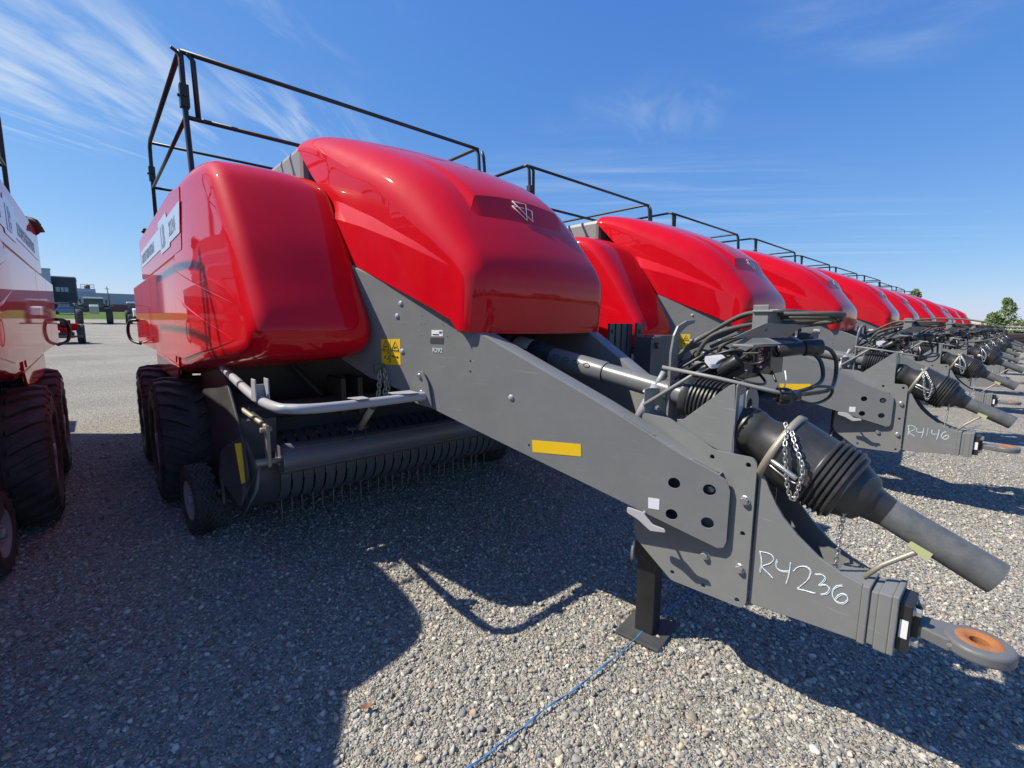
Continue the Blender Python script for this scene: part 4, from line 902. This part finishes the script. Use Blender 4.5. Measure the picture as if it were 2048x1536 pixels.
B = make_baler()
XC = 2.07
def strokes(par, sets, name='handwritten_number'):
    mb = MB()
    jr = random.Random(5)
    for s_ in sets:
        P = catmull([(-.1190, y, z) for y, z in s_], 6); mb.tube([p + Vector((0, jr.uniform(-.0006, .0006), jr.uniform(-.0006, .0006))) for p in P], [jr.uniform(.0011, .0019) for p in P], 5)
        a_, b_ = jr.uniform(-.004, .004), jr.uniform(-.004, .004)
        mb.tube([p + Vector((0, a_ + jr.uniform(-.0006, .0006), b_ + jr.uniform(-.0006, .0006))) for p in P], [jr.uniform(.0008, .0015) for p in P], 5)
    return mb.build(name, CHALK, par, one=True)
GL = {'R': [[(.625,.733),(.615,.691),(.618,.641)], [(.625,.733),(.589,.737),(.574,.723),(.583,.70),(.612,.672),(.589,.654),(.57,.64)]],
      '4a': [[(.563,.723),(.563,.693),(.545,.685),(.516,.695)], [(.514,.732),(.516,.685),(.523,.636)]],
      '2': [[(.503,.699),(.486,.725),(.462,.735),(.446,.723),(.452,.687),(.474,.65),(.482,.635),(.454,.64),(.424,.643)]],
      '3': [[(.431,.719),(.41,.727),(.398,.718),(.41,.69),(.415,.681),(.396,.693),(.382,.685),(.387,.664),(.407,.649)]],
      '6': [[(.343,.715),(.362,.701),(.371,.675),(.363,.65),(.343,.645),(.327,.66),(.325,.679),(.338,.684),(.353,.669),(.361,.651)]]}
num1 = [s for k in ('R', '4a', '2', '3', '6') for s in GL[k]]
sh = lambda s, dy, dz=0: [(y+dy, z+dz) for y, z in s]
num2 = GL['R'] + GL['4a'] + [[(.485, .735), (.488, .655)]] + [sh(s, -.105) for s in GL['4a']] + [sh(s, .02, .01) for s in GL['6']]
num3 = [sh(s, -.0) for s in GL['R'][1:]] + GL['4a'] + [[(.485, .735), (.488, .655)]] + [[(.46, .725), (.425, .735), (.44, .65)], [(.385, .73), (.36, .73)], [(.385, .73), (.388, .70), (.365, .69), (.362, .66), (.385, .65)]]
G = 'red balers parked side by side in the row'
B.location = (XC, 0, 0)
B['label'] = 'largest red square baler in front, with R4236 written on its drawbar nose'; B['category'] = 'baler'; B['group'] = G
lab = ['second red baler of the row, with R4146 written on its drawbar nose', 'third red baler of the row counted from the camera, right behind the one marked R4146',
       'fourth red baler of the row counted from the camera', 'fifth red baler of the row counted from the camera', 'sixth red baler of the row counted from the camera',
       'seventh red baler of the row counted from the camera', 'eighth red baler of the row, third from its far end', 'ninth red baler of the row, next to last at the far end', 'red baler at the far right end of the row, smallest in view']
SMALL = ('pickup_tine', 'warning_symbol', 'print_mark', 'punched_hole', 'chain_bracket', 'hanging_chain', 'instruction_label', 'jack_pin', 'grease_nipple', 'rest_clip', 'grade_label', 'jack_sticker', 'tube_slot', 'shaft_label', 'shaft_chain', 'bell_clamp_band')
offs = [3.65, 7.28, 10.95, 14.6, 18.2, 21.9, 25.6, 29.4, 33.8]
rows = []
for i, dx in enumerate(offs):
    c = copy_tree(B, None, SMALL if i > 1 else ()); c.location = (XC + dx + (random.uniform(-.08, .08) if i > 1 else 0), random.uniform(-.10, .10) if i > 1 else 0, 0); c.rotation_euler = (0, 0, R(random.uniform(-.9, .9)) if i > 1 else 0); c['label'] = lab[i]; rows.append(c)
nb_ = copy_tree(B, None); nb_.location = (-1.965, .10, 0); nb_.rotation_euler = (0, 0, -.003)
nb_['label'] = 'red baler cut off at the left edge, its right side and wheels in view'
pts = [(.10 + .12*math.cos(a) + .03*math.sin(2*a), .78 + .62*math.cos(a+.2), 1.61 + .17*math.sin(a) + .05*math.cos(a)) for a in [k*math.pi/8 for k in range(16)]]
MB().tube(catmull(pts, 5, closed=True), .012, 8, closed=True).build('hydraulic_hose', HOSEM, rows[1])
strokes(B, num1); strokes(rows[0], num2); strokes(rows[1], num3)
def rear_texts(par, s): 
    return text_mesh('handwritten_number', s, .036, CHALK, par, (bx(2.285)-.0025, 2.285, 1.478), (math.pi/2, 0, -math.pi/2 + math.atan(.30)), extrude=.0006)
rear_texts(B, 'R292'); rear_texts(rows[0], '4146'); rear_texts(rows[1], '6754')

# twine on the gravel
mb = MB(); pts = [(-.3, 1.22), (.6, 1.205), (.91, 1.21), (1.33, 1.19), (2.02, 1.19), (2.67, 1.21), (3.6, 1.17), (4.8, 1.1), (6.04, 1.01), (8.5, .7), (11.1, .32)]
P = catmull([(x, y, .017) for x, y in pts], 14)
for ph in (0, math.pi):
    mb.tube([p + Vector((0, .0025*math.cos(i*.9+ph) + .006*math.sin(i*.35), .0025*math.sin(i*.9+ph) + .004*math.sin(i*.8))) for i, p in enumerate(P)], .0022, 5)
tw = mb.build('baling_twine', mat('blue_twine', (.05, .22, .5), .6, var=.35, vscale=30)); tw['label'] = 'thin blue twine stretched across the gravel by the jack foot'; tw['category'] = 'twine'
# small litter
mb = MB(); rr = random.Random(2); mb.grid([[(.70+.012*i+.004*j, 1.69+.010*j-.003*i, .024+.004*abs(i-2)+.003*(j%2)) for i in range(5)] for j in range(1, 4)]); lf = mb.build('dry_leaf', mat('dry_leaf', (.22, .09, .05), .7)); lf['label'] = 'small reddish dry leaf on the gravel at the shadow edge'; lf['category'] = 'leaf'
mb = MB(); mb.tube(catmull([(.12, 1.55, .02), (.18, 1.47, .035), (.27, 1.42, .022)], 5), .0022, 5); st = mb.build('dry_straw', mat('straw', (.42, .36, .24), .7)); st['label'] = 'pale dry straw stem lying on shaded gravel at the bottom left'; st['category'] = 'straw'

# ------------------------------------------------------------------ far background
def thing(name, label, cat, loc=(0, 0, 0), group=None): return empty(name, loc, label, cat, group)
K = lambda v, s: (v[0]*s, (v[1]-1.65)*s + 1.65)
CH = mat('charcoal_cladding', (.055, .06, .075), .7, var=.1); LB_ = mat('pale_cladding', (.42, .47, .52), .6); PW = mat('pale_lilac_cladding', (.42, .42, .48), .6, var=.06)
WG = mat('window_glass', (.25, .33, .36), .15, coat=1); RB = mat('brick_red_band', (.25, .09, .08), .8)
b = thing('office_building', 'charcoal two storey building with a strip of pale windows, beyond the gravel lot', 'building')
mb = MB(); mb.box((-7.0, 130, 2.9), (-1.95, 142, 9.75)); mb.build('wall', CH, b)
mb = MB()
for k in range(16): mb.box((-7.0+.32*k, 129.93, 5.2), (-6.96+.32*k, 130, 6.6)); 
mb.box((-7, 129.9, 4.95), (-1.95, 130, 5.1)); mb.box((-5.2, 129.95, 2.9), (-3.0, 130.0, 3.5)); mb.build('facade_trim', mat('trim_grey', (.1, .11, .13), .6), b, one=True)
mb = MB(); mb.box((-7.1, 129.9, 9.75), (-1.85, 142.1, 9.95)); mb.build('roof', PW, b)
for x0, x1, z0, z1 in ((-4.95, -4.3, 6.9, 7.8), (-4.2, -3.75, 6.9, 7.8), (-3.65, -3.1, 6.9, 7.8), (-4.9, -4.35, 3.6, 4.8), (-4.25, -3.75, 3.6, 4.8), (-3.65, -3.15, 3.6, 4.8)):
    mb = MB(); mb.box((x0, 129.9, z0), (x1, 130.0, z1)); f = mb.build('window', LB_, b); mb = MB(); mb.box((x0+.06, 129.84, z0+.08), (x1-.06, 129.9, z1-.08)); mb.build('pane', WG, f)
b = thing('tall_pale_building', 'pale blue grey wall of a taller building left of the charcoal one', 'building')
mb = MB(); mb.box((-11, 128, 2.8), (-5.4, 129.8, 11.0)); mb.build('wall', LB_, b); mb = MB(); mb.box((-11.1, 127.9, 11.0), (-5.3, 129.9, 11.2)); mb.build('roof', PW, b)
b = thing('long_warehouse', 'long low lilac grey warehouse with a brick red base behind the sprayer', 'building')
mb = MB(); mb.box((-3, 156, 5.3), (45, 175, 8.0)); 
for k in range(14): mb.box((-3+3.4*k, 155.95, 5.3), (-2.93+3.4*k, 156, 8.0))
mb.build('wall', PW, b); mb = MB(); mb.box((-3, 155.9, 3.0), (45, 156, 5.3)); mb.build('base_wall', RB, b)
mb = MB(); mb.box((-2.4, 157, 8.0), (1.2, 170, 9.0)); mb.build('raised_roof', PW, b)
mb = MB(); mb.cyl((-.3, 160, 9), (-.3, 160, 10), .55); mb.build('vent', DARK, b)
mb = MB()
for z_ in (9.5, 10.1): mb.tube([(-1.5, 158, z_), (1, 158, z_), (1, 161, z_), (-1.5, 161, z_)], .04, 5, closed=True)
for x_ in (-1.5, -.2, 1): mb.tube([(x_, 158, 9), (x_, 158, 10.1)], .04, 5)
mb.build('roof_railing', DARK, b)
b = thing('utility_pole', 'slim leaning pole standing behind the sprayer', 'pole')
mb = MB(); mb.cyl((3.3, 140, 3.3), (3.0, 140, 8.9), .12, .08, 8); mb.box((2.6, 139.9, 8.3), (3.4, 140.1, 8.4)); mb.build('post', mat('pole_wood', (.15, .14, .13), .8), b)

def sprayer(loc):
    r_ = thing('crop_sprayer', 'high clearance sprayer with tall wheels and glazed cab, far across the lot', 'sprayer', loc)
    GR = mat('sprayer_green_grey', (.24, .31, .25), .4, coat=.5)
    for sx_ in (-1.45, 1.45):
        for yy in (0, 3.4): tyre(r_, 'wheel', (sx_, yy, .92), .92, .62, .5, True)
    mb = MB(); mb.box((-1.6, -.1, 1.7), (1.6, .15, 1.95)); mb.box((-.6, .1, 1.55), (.6, 4.6, 1.8)); mb.box((-1.55, -.15, 1.0), (-1.25, .15, 1.8)); mb.box((1.25, -.15, 1.0), (1.55, .15, 1.8)); mb.box((-1.6, 3.3, 1.7), (1.6, 3.5, 1.95)); mb.build('frame', DARK, r_, bevel=.02)
    mb = MB(); mb.prism(round_poly([(-.45, -1.2, 1.25), (-.45, -1.25, 2.15), (-.45, -.6, 2.45), (-.45, .3, 2.45), (-.45, .3, 1.3)], .12), (.9, 0, 0)); mb.build('engine_hood', GR, r_, bevel=.05)
    mb = MB(); mb.prism(round_poly([(-.95, .3, 1.95), (-.95, .25, 3.2), (-.95, 1.7, 3.25), (-.95, 1.8, 1.95)], .1), (1.9, 0, 0)); cb = mb.build('cab', mat('teal_glass', (.02, .08, .08), .12, coat=1), r_, bevel=.04)
    for s_ in (-1, 1):
        q = MB(); q.box((s_*1.25-.3, .4, 1.9), (s_*1.25+.3, 4.2, 2.35)); q.box((s_*1.3-.18, .2, 2.35), (s_*1.3+.18, 1.0, 2.75)); q.build('side_tank', GR, r_, bevel=.05)
    mb = MB(); mb.box((-.95, .1, 3.2), (.95, 1.9, 3.38)); mb.build('roof', WHITE, cb, bevel=.05)
    mb = MB()
    for x_ in (-.86, .80): mb.box((x_, .2, 1.95), (x_+.06, .28, 3.2))
    mb.build('pillar', DARK, cb)
    mb = MB(); mb.sphere((0, 3.4, 2.5), .8, (1.1, 1.3, .75)); mb.build('tank', WHITE, r_)
    mb = MB()
    for s_ in (-1, 1):
        mb.tube([(s_*1.0, .4, 2.2), (s_*1.9, .3, 2.5), (s_*1.95, 1.2, 2.4), (s_*1.6, 3.5, 2.3)], .10, 6); mb.tube([(s_*1.2, .2, 2.9), (s_*1.3, .2, 2.2), (s_*1.8, .2, 2.0)], .05, 6); mb.tube([(s_*1.9, .3, 2.5), (s_*1.5, -.1, 1.9)], .05, 6); mb.box((s_*1.25-.1, .1, 2.7), (s_*1.25+.1, .2, 3.1))
    mb.build('boom', DARK, r_)
    return r_
sprayer((.29, 80, .98))
def green_tractor(loc):
    r_ = thing('parked_tractor', 'pale tractor half hidden behind the front baler, right of the sprayer', 'tractor', loc)
    for yy, rad, sx_ in ((0, .62, .8), (2.6, .9, .95)):
        for s_ in (-1, 1): tyre(r_, 'wheel', (s_*sx_, yy, rad), rad, .45, rad*.55, True)
    mb = MB(); mb.prism(round_poly([(-.4, -.7, 1.0), (-.45, -.75, 1.9), (-.45, 1.2, 2.1), (-.4, 1.2, .9)], .1), (.85, 0, 0)); mb.build('engine_hood', WHITE, r_, bevel=.06)
    mb = MB(); mb.box((-.8, 1.3, 1.1), (.8, 2.9, 2.75)); c_ = mb.build('cab', GLASSD, r_, bevel=.08); mb = MB(); mb.box((-.9, 1.2, 2.75), (.9, 3.0, 2.95)); mb.build('roof', WHITE, c_, bevel=.04)
    mb = MB(); mb.box((-.5, -.4, .55), (.5, 3, 1.0)); mb.build('frame', DARK, r_)
green_tractor((4.55, 80, 1.0))
def red_tractor(loc):
    r_ = thing('compact_tractor', 'small red tractor with black roll bar, left of the gap beyond the left baler', 'tractor', loc)
    for s_ in (-1, 1): tyre(r_, 'rear_wheel', (s_*.62, 0, .52), .52, .32, .28, True); tyre(r_, 'front_wheel', (s_*.5, 1.7, .33), .33, .2, .17, True)
    mb = MB(); mb.prism(round_poly([(-.25, .6, .55), (-.25, .6, 1.05), (-.25, 2.0, .95), (-.25, 2.1, .5)], .06), (.5, 0, 0)); mb.box((-.52, -.35, .72), (-.22, .5, 1.12)); mb.box((.22, -.35, .72), (.52, .5, 1.12)); mb.box((-.25, -.3, .6), (.25, .3, .85)); mb.build('body', RED, r_, bevel=.03)
    mb = MB(); mb.box((-.22, -.05, .95), (.22, .05, 1.3)); mb.box((-.22, 0, .85), (.22, .4, .95)); mb.build('seat', BLACK, r_, bevel=.03)
    mb = MB(); mb.tube([(-.45, -.2, .6), (-.45, -.25, 2.1), (-.38, -.25, 2.2), (.38, -.25, 2.2), (.45, -.25, 2.1), (.45, -.2, .6)], .03, 8); mb.build('roll_bar', BLACK, r_)
    mb = MB(); mb.box((-.7, -.9, .35), (.7, -.35, .45)); mb.tube([(-.3, -.4, .6), (-.3, -.9, .45)], .03, 6); mb.tube([(.2, -.35, .45), (.2, -.4, 1.0)], .05, 6); mb.box((-.3, -.3, .3), (.3, 1.8, .6)); mb.build('linkage', DARK, r_)
red_tractor((-1.14, 36, .25))
def car(loc):
    r_ = thing('blue_car', 'bright blue car parked in front of the charcoal building', 'car', loc); bl_ = mat('blue_car_paint', (.03, .16, .45), .3, coat=1)
    mb = MB(); mb.prism(round_poly([(-2.1, -.85, .3), (-2.15, -.85, .8), (-1.3, -.85, .95), (-.9, -.85, 1.4), (.8, -.85, 1.42), (1.5, -.85, .95), (2.1, -.85, .85), (2.1, -.85, .3)], .12), (0, 1.7, 0)); bd = mb.build('body', bl_, r_, bevel=.05)
    mb = MB(); mb.prism([(-1.15, -.87, 1.0), (-.82, -.87, 1.33), (.72, -.87, 1.35), (1.25, -.87, 1.0)], (0, 1.74, 0)); mb.build('window', GLASSD, bd)
    for x_ in (-1.35, 1.35):
        for y_ in (-.8, .8): q = MB(); q.cyl((x_, y_-.1, .32), (x_, y_+.1, .32), .32); q.build('wheel', RUBBER, r_)
car((-3.2, 114, 2.28))

# trees
LEAF = bpy.data.materials.new('leaves'); LEAF.use_nodes = True; t = LEAF.node_tree; bb = t.nodes['Principled BSDF']
oi = N(t, 'ShaderNodeNewGeometry'); cr = N(t, 'ShaderNodeValToRGB'); cr.color_ramp.elements[0].color = (.045, .085, .02, 1); cr.color_ramp.elements[1].color = (.14, .2, .05, 1)
t.links.new(oi.outputs['Random Per Island'], cr.inputs[0]); t.links.new(cr.outputs[0], bb.inputs['Base Color']); bb.inputs['Roughness'].default_value = .7
BARK = mat('bark', (.09, .07, .05), .9)
def tree(loc, h, wdt, lobes, label, n=2600, seed=1, group=None):
    rr = random.Random(seed); r_ = thing('leafy_tree', label, 'tree', loc, group)
    tk = MB(); tk.tube([(0, 0, 0), (.05, 0, h*.25), (0, .05, h*.5), (.03, 0, h*.8)], [h*.035, h*.028, h*.018, h*.006], 8)
    for k in range(9): a = rr.uniform(0, 6.28); z0 = h*rr.uniform(.15, .6); tk.tube([(0, 0, z0), (math.cos(a)*wdt*.18, math.sin(a)*wdt*.18, z0+h*.12), (math.cos(a)*wdt*.36, math.sin(a)*wdt*.36, z0+h*.18)], [h*.014, h*.009, h*.003], 6)
    tk.build('trunk', BARK, r_)
    cr_ = MB(); s = h*.028
    for k in range(n):
        c = rr.choice(lobes); a = Vector((rr.gauss(0, 1), rr.gauss(0, 1), rr.gauss(0, 1))).normalized()*(rr.uniform(.35, 1.0)**.5)
        p = Vector((c[0]*wdt + a.x*c[3]*wdt, c[1]*wdt + a.y*c[3]*wdt, c[2]*h + a.z*c[4]*h)); u = Vector((rr.gauss(0, 1), rr.gauss(0, 1), rr.gauss(0, 1))).normalized(); v = u.orthogonal().normalized(); q = s*rr.uniform(.5, 1.3)
        cr_.add([p - u*q, p + v*q*.6, p + u*q, p - v*q*.6], [(0, 1, 2, 3)])
    cr_.build('crown', LEAF, r_, one=True); return r_
lob = [(0, .15, .28, .28, .22), (0, -.15, .3, .28, .22), (0, 0, .5, .25, .22), (.05, .28, .3, .2, .2), (-.05, -.33, .25, .18, .18), (0, -.06, .72, .16, .16), (.02, .0, .88, .1, .1), (0, .2, .5, .16, .14), (.05, .38, .2, .14, .14)]
tree((120, 2.3, -.2), 7.4, 6.6, lob, 'bushy green tree at the right edge beyond the row, tallest crown on the right', 3200, 3)
tree((160, 10.1, -.2), 5.6, 3.4, lob, 'small round green tree just right of the last baler', 1500, 5)
tree((122, 15.4, -.2), 10.8, 5.8, lob[:6], 'dark green tree peeking over the roof rails of the farthest balers', 2500, 8)
# hills
HM = mat('dry_hill', (.42, .36, .27), .95, var=.08, vscale=.01)
mb = MB(); rows_ = []
for k in range(40):
    y_ = -260 + 520*k/39; hh = 10.6 + 1.8*math.sin(k*.21+.5) + .8*math.sin(k*.6)
    rows_.append([(560, y_, -1), (600, y_, hh*.9), (660, y_, hh), (900, y_, hh)])
mb.grid(rows_); hl = mb.build('hills', HM); hl['kind'] = 'structure'; hl['label'] = 'low tan dry hills on the horizon'
# unseen belt of trees added behind the camera so that glossy paint mirrors a horizon
HZ = mat('far_ground_cover', (.1, .12, .08), .95)
mb = MB(); rr = random.Random(11)
for k in range(5200):
    x = rr.uniform(-75, 85); hgt = 3.2 + 2.2*math.sin(x*.21) + 1.5*math.sin(x*.53+1); z = rr.uniform(0, 1)**.8*max(1.5, hgt)
    p = Vector((x, -62 + rr.uniform(-2.5, 2.5), z)); u = Vector((rr.gauss(0, 1), rr.gauss(0, 1), rr.gauss(0, 1))).normalized(); v = u.orthogonal().normalized(); q = rr.uniform(.3, .7)
    mb.add([p - u*q, p + v*q*.7, p + u*q, p - v*q*.7], [(0, 1, 2, 3)])
tb_ = mb.build('reflection_tree_belt', LEAF, one=True); tb_['kind'] = 'stuff'; tb_['label'] = 'unseen belt of green trees added behind the camera to be mirrored in the glossy hoods'
# flatbed implement at the far right end
r_ = thing('header_trailer', 'long low dark red and black trailer parked past the end of the row', 'trailer', (48, -4, 0))
mb = MB(); mb.box((0, -8, .75), (2.2, 5.1, .95)); mb.box((.1, -8, .55), (.3, 5, .75)); mb.box((1.9, -8, .55), (2.1, 5, .75)); mb.build('deck', BLACK, r_)
mb = MB(); mb.box((.2, -8, .95), (2.0, 4.8, 1.3)); mb.build('load', mat('dark_load', (.035, .02, .02), .5), r_, bevel=.05)
mb = MB()
for z_ in (1.55, 1.75): mb.tube([(.1, -8, z_), (.1, 5, z_)], .03, 6)
for k in range(9): mb.tube([(.1, -8+1.6*k, .9), (.1, -8+1.6*k, 1.75)], .03, 6)
mb.build('railing', LGREY, r_)
for y_ in (-6.5, -5.4, 3.6, 4.5):
    for x_ in (.2, 2.0): tyre(r_, 'wheel', (x_, y_, .42), .42, .25, .22, False)
r_ = thing('green_skip', 'small green open container in front of the right hand tree', 'container', (75, 2.9, 0))
mb = MB(); mb.prism([(0, -1.2, .3), (0, -1.4, 1.9), (0, 1.4, 1.9), (0, 1.2, .3)], (1.6, 0, 0)); mb.build('body', mat('green_container', (.05, .25, .15), .5), r_, bevel=.04)
mb = MB(); mb.tube([(-.02, -1.4, 1.9), (-.02, 1.4, 1.9), (1.62, 1.4, 1.9), (1.62, -1.4, 1.9)], .06, 6, closed=True); mb.build('rim', LGREY, r_)
